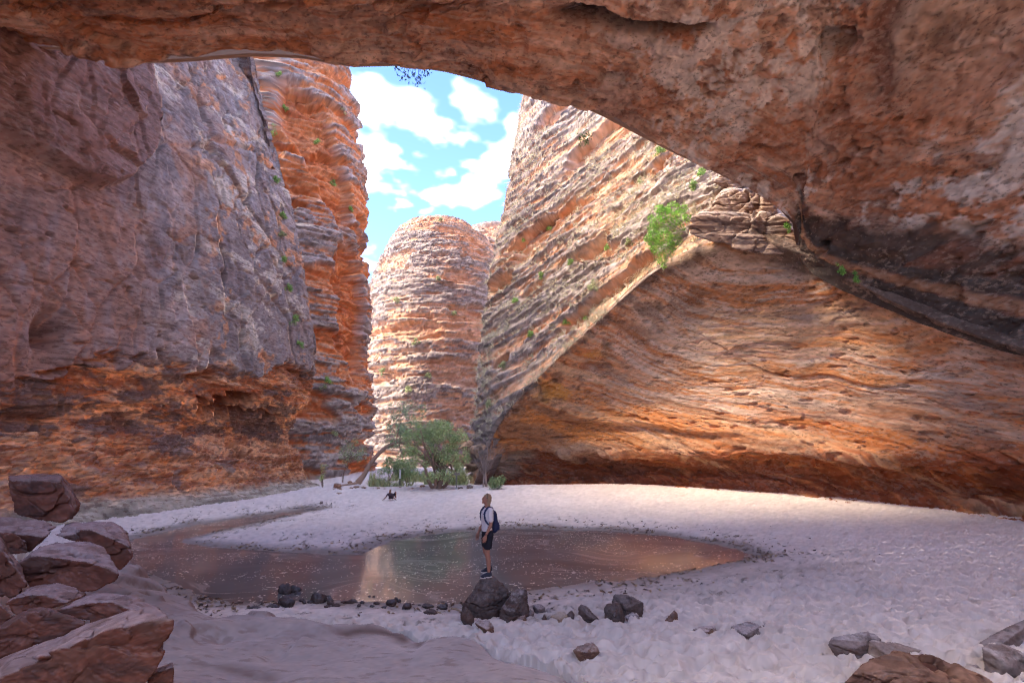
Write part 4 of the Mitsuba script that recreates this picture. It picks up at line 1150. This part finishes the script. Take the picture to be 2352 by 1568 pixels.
def sapling():
    rng = np.random.default_rng(15)
    key = 'tree_003'
    Y = 57.0
    b = W(787, 1108, Y)
    e = W(806, 1050, Y)
    parts = [tube(limb(rng, b, e, .05), np.linspace(.07, .03, 6), 5)]
    cs, rs = [], []
    for i in range(22):
        c = W(rng.uniform(784, 842), rng.uniform(1012, 1062), Y + rng.uniform(-1, 1))
        parts.append(tube(limb(rng, limb(rng, b, e, 0)[rng.integers(3, 6)], c, .1), np.linspace(.03, .01, 6), 4))
        cs.append(c)
        rs.append(rng.uniform(.3, .6))
    wood(key + '__trunk', parts, (.26, .18, .14))
    foliage(key + '__crown', rng, clumpy(rng, cs, rs, 1500), .15, (.18, .25, .11), (.33, .38, .22))
    say(key, 'thin wispy sapling against the left cliff', 'tree')


big_tree(), leaning_tree(), dead_tree(), sapling()
G1, G2 = (.13, .24, .07), (.30, .40, .16)
shrub('shrub', W(1143, 1124, 47), 1.0, 1.0, 1500, .15, (.12, .19, .07), 'low leafy shrub on the sand crest at the foot of the alcove', seed=1, color2=(.28, .34, .18))
shrub('shrub_001', W(893, 1106, 55), 2.2, 1.6, 2600, .16, (.16, .26, .10), 'pale green bush left of the bushy tree, nearest the leaning trunk', seed=2, color2=(.36, .42, .24))
shrub('shrub_002', W(938, 1108, 56), 2.0, 2.0, 3000, .16, (.15, .27, .10), 'low green bush around the white marker post', seed=3, color2=(.36, .44, .22))
shrub('shrub_003', W(1060, 1118, 54), 1.6, 1.4, 1500, .13, (.24, .30, .12), 'grassy bright green clump right of the bushy tree', seed=4, color2=(.42, .46, .22))
shrub('shrub_004', W(925, 1045, 66), 3.8, 2.0, 1600, .18, (.20, .27, .14), 'grey-green small tree behind the leaning one, against the rock', seed=5, color2=(.34, .38, .25))
shrub('shrub_005', W(1095, 1090, 60), 3.5, 1.6, 1300, .15, (.22, .26, .17), 'pale thin bush behind the dead tree', seed=6, color2=(.42, .42, .32))
shrub('shrub_006', W(740, 1118, 49), 2.2, .6, 260, .12, (.22, .30, .08), 'wispy weed at the corner of the left wall', seed=7, color2=(.36, .40, .16), clumps=8)
rngp = np.random.default_rng(77)
# the bright green bush hanging from the notch
rng = np.random.default_rng(31)
bb = W(1580, 540, 35.6)
cs, rs, parts = [], [], []
for px, py, r in [(1545, 478, .5), (1525, 490, .5), (1560, 495, .45), (1510, 510, .5), (1535, 515, .6), (1560, 525, .45), (1505, 540, .5), (1525, 545, .6), (1550, 550, .5), (1490, 548, .35), (1510, 570, .5), (1535, 575, .45), (1520, 595, .4), (1500, 560, .4), (1578, 500, .3), (1570, 478, .3), (1515, 480, .35), (1545, 565, .35), (1525, 610, .2), (1500, 525, .4), (1495, 500, .25)]:
    c = W(px, py, 35.6 + rng.uniform(-.9, .6))
    cs.append(c)
    rs.append(r * 1.15)
    ln = limb(rng, bb, c, .12)
    parts.append(tube(ln, np.linspace(.05, .012, 6), 4))
    for _ in range(3):
        s0 = ln[rng.integers(2, 6)]
        parts.append(tube(limb(rng, s0, s0 + rng.normal(size=3) * .45, .1, 4), np.linspace(.015, .006, 4), 3))
wood('bush__stem', parts, (.45, .40, .36))
foliage('bush__foliage', rng, clumpy(rng, cs, rs, 9000), .12, (.07, .22, .03), (.24, .46, .06), droop=.5)
say('bush', 'bright green bush hanging over the lip beside the grey outcrop', 'bush')

CL = [(RC, RCN, 1590, 428, .8, 'green leafy plant among dry grass, above the outcrop on the right cliff'), (RC, RCN, 1512, 350, .7, 'green tuft just under the roof rim on the right cliff'), (RC, RCN, 1608, 395, .6, 'green plant highest at the notch under the roof rim'),
      (RC, RCN, 1298, 748, .7, 'small green shrub low on the right cliff, just above the lip'), (RC, RCN, 1340, 735, .4, None), (RC, RCN, 1360, 660, .8, 'pale feathery shrub midway on the right cliff'), (RC, RCN, 1150, 840, .8, None), (RC, RCN, 1215, 770, .6, None), (RC, RCN, 1390, 570, .5, None),
      (RC, RCN, 1440, 560, .5, None), (RC, RCN, 1310, 600, .5, None), (RC, RCN, 1240, 640, .5, None), (RC, RCN, 1465, 415, .5, None), (RC, RCN, 1260, 520, .5, None), (RC, RCN, 1205, 560, .4, None), (RC, RCN, 1120, 930, .7, None), (RC, RCN, 1180, 690, .5, None),
      (LW, LWN, 680, 740, 1.0, 'fresh green shrub at the edge of the left wall, lowest of its row'), (LW, LWN, 655, 500, .7, 'green shrub halfway up the edge of the left wall'), (LW, LWN, 640, 420, .6, None), (LW, LWN, 668, 660, .6, None), (LW, LWN, 650, 540, .6, None), (LW, LWN, 660, 600, .5, None), (LW, LWN, 692, 790, .6, None),
      (L2, L2N, 627, 312, 1.5, 'largest green shrub high between the left wall and the cliff'), (L2, L2N, 602, 232, .9, 'small green plant near the top of the crack on the left'), (L2, L2N, 640, 180, .9, None), (L2, L2N, 720, 840, .8, None), (L2, L2N, 760, 880, .9, None), (L2, L2N, 735, 330, .8, None), (L2, L2N, 790, 260, .9, None), (L2, L2N, 770, 420, .8, None), (L2, L2N, 800, 480, .7, None),
      (L2, L2N, 745, 900, .8, None), (L2, L2N, 700, 930, .8, None), (L2, L2N, 660, 250, .8, None), (L2, L2N, 770, 1000, .8, None),
      (DM, DMN, 905, 690, 1.0, None), (DM, DMN, 960, 780, 1.0, None), (DM, DMN, 1000, 640, 1.0, None), (DM, DMN, 870, 860, 1.2, None), (DM, DMN, 930, 900, 1.1, None), (DM, DMN, 1050, 720, 1.0, None), (DM, DMN, 990, 860, 1.0, None), (DM, DMN, 1020, 505, 1.0, None)]
GL = {id(RC): ('small green plant growing on a ledge of the right cliff', 'plants dotted over the right cliff'), id(LW): ('small green plant in the row down the edge of the left wall', 'plants down the edge of the left wall'),
      id(L2): ('small green plant growing on a ledge of the left cliff', 'plants dotted over the left cliff'), id(DM): ('tiny shrub on the banded dome at the end of the gorge', 'shrubs on the far dome')}
for i, (S, N, px, py, sz, lab) in enumerate(CL):
    p = pick(S, px, py, .1, N)
    l2, g = GL[id(S)]
    pale = S is DM or (lab is None and i % 3 == 0) or (lab or '').startswith('pale')
    shrub(name('plant'), p, sz, sz * .8, int(260 + 420 * sz), .13 if S is not DM else .2, (.20, .25, .12) if pale else (.10, .24, .05), lab or l2, 'plant', None if lab else g, seed=100 + i, hang=sz * .5, color2=(.38, .40, .24) if pale else (.28, .40, .13), clumps=9, droop=.5)
for px, py, Y, sz, lab in [(1812, 525, 32.5, .8, 'green fern trailing down the right end of the grey outcrop'), (1932, 612, 29.5, .7, 'dark green fern on the black band of the alcove'), (1968, 640, 28.9, .45, 'small fern right of the larger one on the black band')]:
    shrub(name('plant'), W(px, py, Y - .45), sz, sz * .55, 420, .10, (.08, .20, .04), lab, 'plant', seed=int(px), hang=sz * 1.2, color2=(.20, .38, .08), clumps=9, droop=.9)


def hanging(key, ends, Y, top, leaf, lab, col, n, seed):
    rng = np.random.default_rng(seed)
    parts, P = [], []
    for px, py in ends:
        e = W(px, py, Y + rng.uniform(-.3, .3))
        s0 = W(px + rng.uniform(-9, 9), top + rng.uniform(-4, 4), Y)
        parts.append(tube(limb(rng, s0, e, .05), np.linspace(.012, .006, 6), 4))
        P.append(e + rng.normal(size=(n, 3)) * [.13, .13, .14])
    wood(key + '__stem', parts, (.12, .10, .08))
    foliage(key + '__foliage', rng, np.vstack(P), leaf, col, aspect=.42, droop=.9)
    say(key, lab, 'plant')


hanging('hanging_plant', [(912, 156), (925, 168), (928, 175), (936, 172), (938, 182), (946, 178), (948, 166), (955, 172), (958, 186), (965, 190), (934, 160), (966, 178), (973, 160), (977, 168), (982, 158), (918, 160)], 27.0, 148, .20, 'leafy twigs hanging from the roof rim, dark against the sky', (.035, .05, .03), 9, 51)
hanging('hanging_plant_001', [(1333, 318), (1341, 310), (1347, 322), (1338, 326), (1345, 302), (1352, 312)], 29.0, 240, .17, 'dark green vine hanging from the roof rim in front of the right cliff', (.05, .11, .03), 24, 52)


# dry grass on the right cliff
def dry_grass():
    rng = np.random.default_rng(61)
    N2 = grid_normals(RC, 1).reshape(-1, 3)
    P = RC.reshape(-1, 3)
    x, y, f = proj(P)
    dens = np.exp(-((x - 1380) / 260) ** 2) * sst(.0, .35, N2[:, 2]) * sst(.44, .58, fb(P, .35, octv=3, seed=62)) * (y > 100) * (y < 1000) * (x > 1050) * (x < 1760)
    dens = dens + .25 * sst(.05, .4, N2[:, 2]) * (x > 1060) * (x < 1760) * (y > 250) * (y < 1010)
    idx = rng.choice(len(P), 4500, p=dens / dens.sum(), replace=False)
    V, Fc, C = [], [], []
    n = len(idx)
    B = 7
    o = np.repeat(P[idx] + N2[idx] * .02, B, 0)
    sz = np.repeat(rng.uniform(.25, .7, n), B)[:, None]
    d = rng.normal(size=(n * B, 3)) * .55 + np.repeat(N2[idx], B, 0) * .7 + [0, 0, .35]
    m = o + d * sz * .5
    e = m + (d * .5 - [0, 0, .9]) * sz * .7
    w = np.cross(d, [0.3, -1, .2])
    w /= np.linalg.norm(w, axis=1, keepdims=True)
    w *= .022
    v = np.stack([o - w, o + w, m + w * .8, m - w * .8, e], 1).reshape(-1, 3)
    i = np.arange(n * B)[:, None] * 5
    f = np.vstack([i + [0, 1, 2], i + [0, 2, 3], i + [3, 2, 4]])
    col = np.repeat(np.repeat(rng.uniform(.75, 1.2, (n, 1)), B, 0) * [.62, .56, .44] + rng.uniform(0, 1, (n * B, 1)) * [-.10, -.05, -.08], 5, 0)
    scene['dry_grass'] = mikit.ply((v, f), 'leaf', smooth=False, color=np.clip(col, .01, .9))
    say('dry_grass', 'straw-coloured tufts of dry grass hanging from the ledges of the right cliff', 'grass', 'stuff')


dry_grass()


# grass under the far trees
def undergrowth():
    rng = np.random.default_rng(71)
    n = 5000
    px = rng.uniform(860, 1075, n)
    Y = rng.uniform(53, 66, n)
    x = (px - 1176) / F * Y
    z, _ = sand_z(x, Y)
    o = np.stack([x, Y, z], 1)
    keep = fb(o, .3, octv=3, seed=72) > .42
    o = o[keep]
    n = len(o)
    e = o + np.column_stack([rng.normal(size=(n, 2)) * .25, rng.uniform(.4, 1.1, n)])
    w = np.column_stack([rng.normal(size=(n, 2)) * .05, np.zeros(n)])
    v = np.stack([o - w, o + w, e], 1).reshape(-1, 3)
    f = np.arange(n * 3).reshape(-1, 3)
    col = np.repeat([[.40, .46, .24]] * rng.uniform(.6, 1.3, (n, 1)) + rng.uniform(0, .12, (n, 1)) * [1, .6, .2], 3, 0)
    scene['grass'] = mikit.ply((v, f), 'leaf', smooth=False, color=np.clip(col, .01, .9))
    say('grass', 'pale green grass growing under the far trees', 'grass', 'stuff')


undergrowth()

# ------------------------------------------------------------------ sign and marker post
def plain(key, color, rough_=.6, spec=.3):
    scene[key] = {'type': 'twosided', 'bsdf': {'type': 'principled', 'base_color': {'type': 'rgb', 'value': list(color)}, 'roughness': rough_, 'specular': spec}}


plain('grey_paint', (.20, .19, .18)), plain('white_paint', (.75, .74, .72)), plain('sign_face', (.34, .31, .28))
sb = W(1048, 1119, 49)
m = trimesh.creation.box((.09, .09, 1.25))
m.apply_translation(sb + [0, 0, .55])
scene['sign__post'] = mikit.ply(m, 'grey_paint')
m = trimesh.creation.box((.62, .04, .30))
m.apply_transform(trimesh.transformations.rotation_matrix(-.7, [1, 0, 0]))
m.apply_translation(sb + [0, -.05, 1.22])
scene['sign__panel'] = mikit.ply(m, 'sign_face')
say('sign', 'small slanted information sign on a post right of the bushy tree', 'sign')
m = trimesh.creation.box((.16, .06, .9))
m.apply_translation(W(918 + 1, 1088, 53.5))
scene['marker_post__board'] = mikit.ply(m, 'white_paint')
m = trimesh.creation.box((.10, .05, .9))
m.apply_translation(W(918 + 1, 1088, 53.5) + [0, .06, -.7])
scene['marker_post__stake'] = mikit.ply(m, 'grey_paint')
say('marker_post', 'white marker post standing in the low green bushes', 'marker post')

# ------------------------------------------------------------------ people
import manifold3d
MF = manifold3d.Manifold


def ball(p, r):
    r = np.broadcast_to(r, 3)
    return MF.sphere(1.0, 20).scale([float(k) for k in r]).translate([float(k) for k in p])


def bone(a, ra, b, rb):
    return MF.batch_hull([ball(a, ra), ball(b, rb)])


def chain(*pr):
    out = MF()
    for (a, ra), (b, rb) in zip(pr[:-1], pr[1:]):
        out = out + bone(a, ra, b, rb)
    return out


def hull(*pr):
    return MF.batch_hull([ball(a, r) for a, r in pr])


def skin(mf, step=.018, it=6):
    mf = mf.refine_to_length(step)
    q = mf.to_mesh()
    m = trimesh.Trimesh(q.vert_properties[:, :3], q.tri_verts, process=True)
    trimesh.smoothing.filter_taubin(m, lamb=.5, nu=.52, iterations=it)
    return m


def place(m, M):
    v = np.array(m.vertices) @ M[:3, :3].T + M[:3, 3]
    return v, np.array(m.faces)


plain('skin_tone', (.28, .13, .09), .55, .35), plain('shirt_white', (.52, .48, .50), .85, .2), plain('shorts_black', (.016, .016, .024), .85, .2), plain('hair_fair', (.25, .165, .10), .6, .3)
plain('shoe_blue', (.022, .025, .042), .7), plain('sole_pale', (.6, .56, .54), .7), plain('pack_navy', (.014, .022, .065), .7, .3), plain('eye_dark', (.02, .015, .015), .3), plain('band_dark', (.05, .035, .035), .6)
plain('shirt_plum', (.07, .05, .065), .85), plain('hair_brown', (.25, .13, .07), .6)


def finger(base, d, curl, L, r, side):
    d = np.asarray(d, float)
    d /= np.linalg.norm(d)
    c = np.asarray(curl, float)
    p0 = np.asarray(base, float)
    p1 = p0 + d * L * .45
    p2 = p1 + (d + c * .5) / np.linalg.norm(d + c * .5) * L * .32
    p3 = p2 + (d + c * 1.1) / np.linalg.norm(d + c * 1.1) * L * .25
    return chain((p0, r), (p1, r * .95), (p2, r * .88), (p3, r * .78))


def hand(wrist, down, fwd, palm, thumb):
    """palm, four fingers and a thumb; down: along the hand, fwd: towards the thumb, palm: the way the fingers curl"""
    w, dn, fw, pl = (np.asarray(k, float) for k in (wrist, down, fwd, palm))
    dn, fw, pl = dn / np.linalg.norm(dn), fw / np.linalg.norm(fw), pl / np.linalg.norm(pl)
    k0, k1 = w + dn * .085 + fw * .030, w + dn * .080 - fw * .036
    out = hull((w, (.026)), (w + dn * .03 + fw * .022, .020), (w + dn * .03 - fw * .022, .020), (k0, .013), (k1, .013))
    for t, L in ((.95, .074), (.32, .084), (-.32, .078), (-1.0, .060)):
        b = w + dn * .083 + fw * (.030 * t if t > 0 else .034 * t)
        out = out + finger(b, dn + fw * .06 * t, pl * .8, L, .0092, 0)
    t0 = w + dn * .03 + fw * .028
    out = out + chain((t0, .014), (t0 + dn * .03 + fw * .024 + pl * .008, .012), (t0 + dn * .062 + fw * .026 + pl * .016, .0095))
    return out


def man():
    key = 'person'
    foot = W(1117, 1324, 11.75)
    yaw = math.radians(203)
    s = .955
    M = np.eye(4)
    M[:3, :3] = np.array([[math.cos(yaw), -math.sin(yaw), 0], [math.sin(yaw), math.cos(yaw), 0], [0, 0, 1]]) @ np.diag([.94, .93, 1.0]) * s
    M[:3, 3] = foot
    A = lambda *k: np.array(k, float)  # noqa: E731
    body = MF()
    hipL, hipR = A(-.02, .09, .93), A(-.02, -.09, .93)
    kneL, kneR = A(.02, .095, .50), A(.00, -.085, .53)
    ankL, ankR = A(-.03, .09, .095), A(-.11, -.09, .17)
    for hp, kn, an in ((hipL, kneL, ankL), (hipR, kneR, ankR)):
        mid = (kn + an) / 2 + [-.015, 0, .06]
        body += chain((hp, .092), ((hp + kn) / 2, .078), (kn, .056), (mid, .056), (an, .037)) + hull((an, .037), (an + [.10, .0, -.05], .032))
    body += hull((A(-.02, .07, .95), .10), (A(-.02, -.07, .95), .10), (A(-.01, 0, 1.12), (.10, .135, .08)))
    body += hull((A(-.01, 0, 1.12), (.095, .135, .08)), (A(0, 0, 1.32), (.11, .165, .10)), (A(-.02, .12, 1.42), .06), (A(-.02, -.12, 1.42), .06))
    shL, shR = A(-.02, .185, 1.42), A(-.02, -.185, 1.42)
    elL, elR = A(-.02, .225, 1.13), A(.0, -.235, 1.13)
    wrL, wrR = A(.10, .21, .90), A(.13, -.25, .91)
    body += chain((shL, .056), (elL, .040), ((elL * .6 + wrL * .4), .040), (wrL, .026)) + chain((shR, .056), (elR, .040), ((elR * .6 + wrR * .4), .040), (wrR, .026))
    body += hull((A(-.02, .1, 1.43), .05), (A(-.02, -.1, 1.43), .05), (A(-.015, 0, 1.50), .058))
    # head, turned to the left profile and tipped back
    hc = A(.02, 0, 1.665)
    hyaw, hpit = math.radians(-14), math.radians(-16)
    R = np.array([[math.cos(hyaw), -math.sin(hyaw), 0], [math.sin(hyaw), math.cos(hyaw), 0], [0, 0, 1]]) @ np.array([[math.cos(hpit), 0, math.sin(hpit)], [0, 1, 0], [-math.sin(hpit), 0, math.cos(hpit)]])
    H = lambda x, y, z: hc + R @ A(x, y, z)  # noqa: E731
    body += chain((A(-.02, 0, 1.48), .062), (H(-.02, 0, -.07), .056))
    head = hull((H(-.01, 0, .035), (.095, .075, .082)), (H(-.03, 0, .02), .078)) + hull((H(.01, 0, -.01), (.075, .066, .07)), (H(.062, 0, -.092), (.022, .024, .02)), (H(.02, .045, -.065), .02), (H(.02, -.045, -.065), .02))
    head += hull((H(.078, 0, .022), .013), (H(.106, 0, -.022), .012), (H(.084, .014, -.026), .010), (H(.084, -.014, -.026), .010))
    head += hull((H(.072, .03, .034), .013), (H(.072, -.03, .034), .013)) + hull((H(.078, .018, -.055), .010), (H(.078, -.018, -.055), .010)) + hull((H(.074, .016, -.068), .010), (H(.074, -.016, -.068), .010))
    for y in (.074, -.074):
        head += ball(H(-.008, y, -.005), (.018, .010, .030))
    body += head
    body += hand(wrL, (.35, -.02, -1), (1, -.1, .35), (-.1, -1, 0), 1) + hand(wrR, (.25, .0, -1), (1, .1, .3), (-.1, 1, 0), 1)
    scene[key + '__body'] = mikit.ply(place(skin(body, .014, 5), M), 'skin_tone', smooth=True)
    for y in (.030, -.030):
        scene[name(key + '__eye')] = mikit.ply(place(skin(ball(H(.074, y, .012), .011), .01, 0), M), 'eye_dark', smooth=True)
    # shirt
    sh = hull((A(.0, 0, .99), (.125, .165, .05)), (A(0, 0, 1.12), (.128, .162, .08)), (A(.01, 0, 1.32), (.132, .185, .10)), (A(-.02, .135, 1.425), .066), (A(-.02, -.135, 1.425), .066))
    sh += hull((A(-.02, .1, 1.43), .062), (A(-.02, -.1, 1.43), .062), (A(-.02, 0, 1.475), .066))
    for a, b in ((shL, elL), (shR, elR)):
        sh += hull((a + [0, 0, .008], .072), (a + (b - a) * .66, .066))
    cut = MF.cube([1, 1, 1], True)
    sh -= cut.translate([0, 0, .45])
    shirt = skin(sh, .02, 6)
    v = np.array(shirt.vertices)
    v[:, 0] += .016 * (fb(v, 9, 9, 5, 3, 6) - .5) * 2 * sst(1.4, 1.1, v[:, 2])
    shirt.vertices = v
    scene[key + '__shirt'] = mikit.ply(place(shirt, M), 'shirt_white', smooth=True)
    # shorts
    so = hull((A(-.015, 0, 1.0), (.118, .158, .04)), (hipL + [0, .015, -.04], .112), (hipR + [0, -.015, -.04], .112))
    for hp, kn in ((hipL, kneL), (hipR, kneR)):
        so += hull((hp + [0, 0, -.02], .112), (hp + (kn - hp) * .70, (.098, .096, .05)))
    scene[key + '__shorts'] = mikit.ply(place(skin(so, .02, 4), M), 'shorts_black', smooth=True)
    # hair, headband, shoes, watch
    ha = hull((H(-.018, 0, .062), (.094, .080, .072)), (H(-.055, 0, .01), (.072, .078, .085))) + hull((H(-.06, 0, -.03), (.060, .076, .06)), (H(-.085, 0, -.115), (.045, .066, .045)))
    ha -= hull((H(.12, .0, -.02), (.075, .11, .06)), (H(.10, 0, -.12), (.10, .11, .05)), (H(.03, 0, -.13), (.055, .12, .03)))
    hm = skin(ha, .014, 2)
    v = np.array(hm.vertices)
    hm.vertices = v + np.array(hm.vertex_normals) * (.014 * (fb(v, 45, octv=2, seed=9) - .45))[:, None]
    scene[key + '__hair'] = mikit.ply(place(hm, M), 'hair_fair', smooth=True)
    ring = [H(-.005 + .012 * math.cos(t), .086 * math.sin(t) * 1.0, .03 + .106 * math.cos(t)) for t in np.linspace(-1.9, 1.9, 20)]
    scene[key + '__headband'] = mikit.ply(((lambda q: (q[0] @ M[:3, :3].T + M[:3, 3], q[1]))(tube(ring, [.008] * 20, 6))), 'band_dark', smooth=True)
    for an in (ankL, ankR):
        u = hull((an + [-.03, 0, -.035], .045), (an + [.08, 0, -.05], (.05, .042, .034)), (an + [.165, 0, -.062], (.045, .042, .026)), (an + [-.02, 0, .0], .046))
        scene[name(key + '__shoe')] = mikit.ply(place(skin(u, .015, 3), M), 'shoe_blue', smooth=True)
        u = hull((an + [-.04, 0, -.085], (.045, .043, .013)), (an + [.17, 0, -.088], (.052, .047, .011)))
        scene[name(key + '__shoe') .replace('shoe', 'sole')] = mikit.ply(place(skin(u, .02, 2), M), 'sole_pale', smooth=True)
    wt = hull((wrL + [-.02, .0, .035], (.034, .034, .014)), (wrL + [-.014, 0, .022], (.034, .034, .014)))
    scene[key + '__watch'] = mikit.ply(place(skin(wt, .012, 1), M), 'band_dark', smooth=True)
    say(key, 'man in white shirt and black shorts standing on a pointed rock, looking up', 'person')
    # backpack
    bp = hull((A(-.185, 0, 1.33), (.06, .12, .08)), (A(-.20, 0, 1.05), (.095, .145, .06)), (A(-.185, 0, .98), (.085, .13, .06)), (A(-.15, 0, 1.38), (.04, .10, .04)))
    pm = skin(bp, .02, 4)
    scene['backpack__bag'] = mikit.ply(place(pm, M), 'pack_navy', smooth=True)
    scene['backpack__pocket'] = mikit.ply(place(skin(hull((A(-.275, 0, 1.12), (.035, .10, .05)), (A(-.28, 0, 1.01), (.04, .105, .04))), .02, 3), M), 'pack_navy', smooth=True)
    for y in (.115, -.115):
        ln = [A(-.13, y * .9, 1.40), A(-.06, y, 1.495), A(.0, y * 1.05, 1.50), A(.07, y * 1.1, 1.45), A(.115, y * 1.2, 1.36), A(.105, y * 1.38, 1.24), A(.03, y * 1.55, 1.14), A(-.08, y * 1.4, 1.06)]
        ln = PchipInterpolator(range(8), np.array(ln))(np.linspace(0, 7, 24))
        q = tube(ln, [.021] * 18 + list(np.linspace(.019, .010, 6)), 8)
        scene[name('backpack__strap')] = mikit.ply((q[0] @ M[:3, :3].T + M[:3, 3], q[1]), 'pack_navy', smooth=True)
    lp = [A(-.13, -.03, 1.43), A(-.15, -.02, 1.475), A(-.15, .02, 1.475), A(-.13, .03, 1.43)]
    q = tube(lp, [.009] * 4, 6)
    scene['backpack__handle'] = mikit.ply((q[0] @ M[:3, :3].T + M[:3, 3], q[1]), 'pack_navy', smooth=True)
    say('backpack', 'navy blue backpack on the back of the standing man', 'backpack')


man()


def sitter():
    key = 'person_001'
    p = Wz(896, 1147, .95)
    z, _ = sand_z(p[:1], p[1:2])
    p = Wz(896, 1147, float(z[0]) + .02)
    M = np.eye(4)
    M[:3, :3] = np.array([[0, 1, 0], [-1, 0, 0], [0, 0, 1.0]]).T
    M[:3, 3] = p
    A = lambda *k: np.array(k, float)  # noqa: E731
    b = MF()
    for s in (1, -1):
        hip, kn, an = A(.35, .10 * s, .12), A(.75, .24 * s, .52), A(1.05, .20 * s, .08)
        b += chain((hip, .085), (kn, .06), (an, .04)) + hull((an, .04), (an + [.12, .03 * s, -.02], .035))
        sh, el, wr = A(-.05, .19 * s, .44), A(-.16, .30 * s, .22), A(-.22, .44 * s, .04)
        b += chain((sh, .05), (el, .04), (wr, .026)) + hand(wr, (-.2, .9 * s, -.25), (-1, 0, 0), (0, 0, -1), 1)
    b += hull((A(.33, 0, .14), (.11, .15, .10)), (A(-.02, 0, .42), (.09, .17, .09))) + chain((A(-.04, 0, .48), .055), (A(-.04, 0, .58), .05))
    b += hull((A(-.05, 0, .66), (.09, .075, .10)), (A(.0, 0, .60), .055)) + hull((A(.05, 0, .66), .012), (A(.03, .0, .64), .015))
    scene[key + '__body'] = mikit.ply(place(skin(b, .025, 4), M), 'skin_tone', smooth=True)
    sh = hull((A(.28, 0, .16), (.13, .18, .11)), (A(-.04, 0, .42), (.115, .20, .10)))
    for s in (1, -1):
        sh += hull((A(-.05, .18 * s, .44), .07), (A(-.12, .26 * s, .30), .06))
    scene[key + '__shirt'] = mikit.ply(place(skin(sh, .03, 3), M), 'shirt_plum', smooth=True)
    so = MF()
    for s in (1, -1):
        so += hull((A(.35, .10 * s, .13), .11), (A(.62, .20 * s, .40), .085))
    scene[key + '__shorts'] = mikit.ply(place(skin(so, .03, 3), M), 'shorts_black', smooth=True)
    scene[key + '__hair'] = mikit.ply(place(skin(hull((A(-.075, 0, .68), (.085, .08, .10)), (A(-.03, 0, .74), (.07, .07, .05))), .02, 2), M), 'hair_brown', smooth=True)
    say(key, 'person in dark clothes leaning back on both hands on the far sand, knees raised', 'person')


sitter()


# ------------------------------------------------------------------ labels: members of a row are told apart by their place in it
ONES = 'first second third fourth fifth sixth seventh eighth ninth tenth eleventh twelfth thirteenth fourteenth fifteenth sixteenth seventeenth eighteenth nineteenth'.split()


def ordinal(n):
    if n < 20:
        return ONES[n - 1]
    t, u = divmod(n, 10)
    return ('twentieth', 'thirtieth', 'fortieth')[t - 2] if u == 0 else ('twenty', 'thirty', 'forty')[t - 2] + '-' + ONES[u - 1]


PLACE = {'wet stones along the near edge of the pool': 'wet black stone on the near edge of the pool', 'rocks strewn on the sand before the leaning tree': 'orange-brown rock strewn before the leaning tree',
         'plants dotted over the right cliff': 'small plant on the right cliff', 'plants down the edge of the left wall': 'small plant on the edge of the left wall',
         'plants dotted over the left cliff': 'small plant on the left cliff', 'shrubs on the far dome': 'tiny shrub on the far banded dome'}
for grp, text in PLACE.items():
    row = []
    for key, d in labels.items():
        if d.get('group') == grp:
            part = key if key in scene else key + '__foliage'
            row.append((float(proj(meshkit.WRITTEN[scene[part]['filename']][0])[0].mean()), key))
    for n, (_, key) in enumerate(sorted(row), 1):
        labels[key]['label'] = f'{text}, {ordinal(n)} from the left'
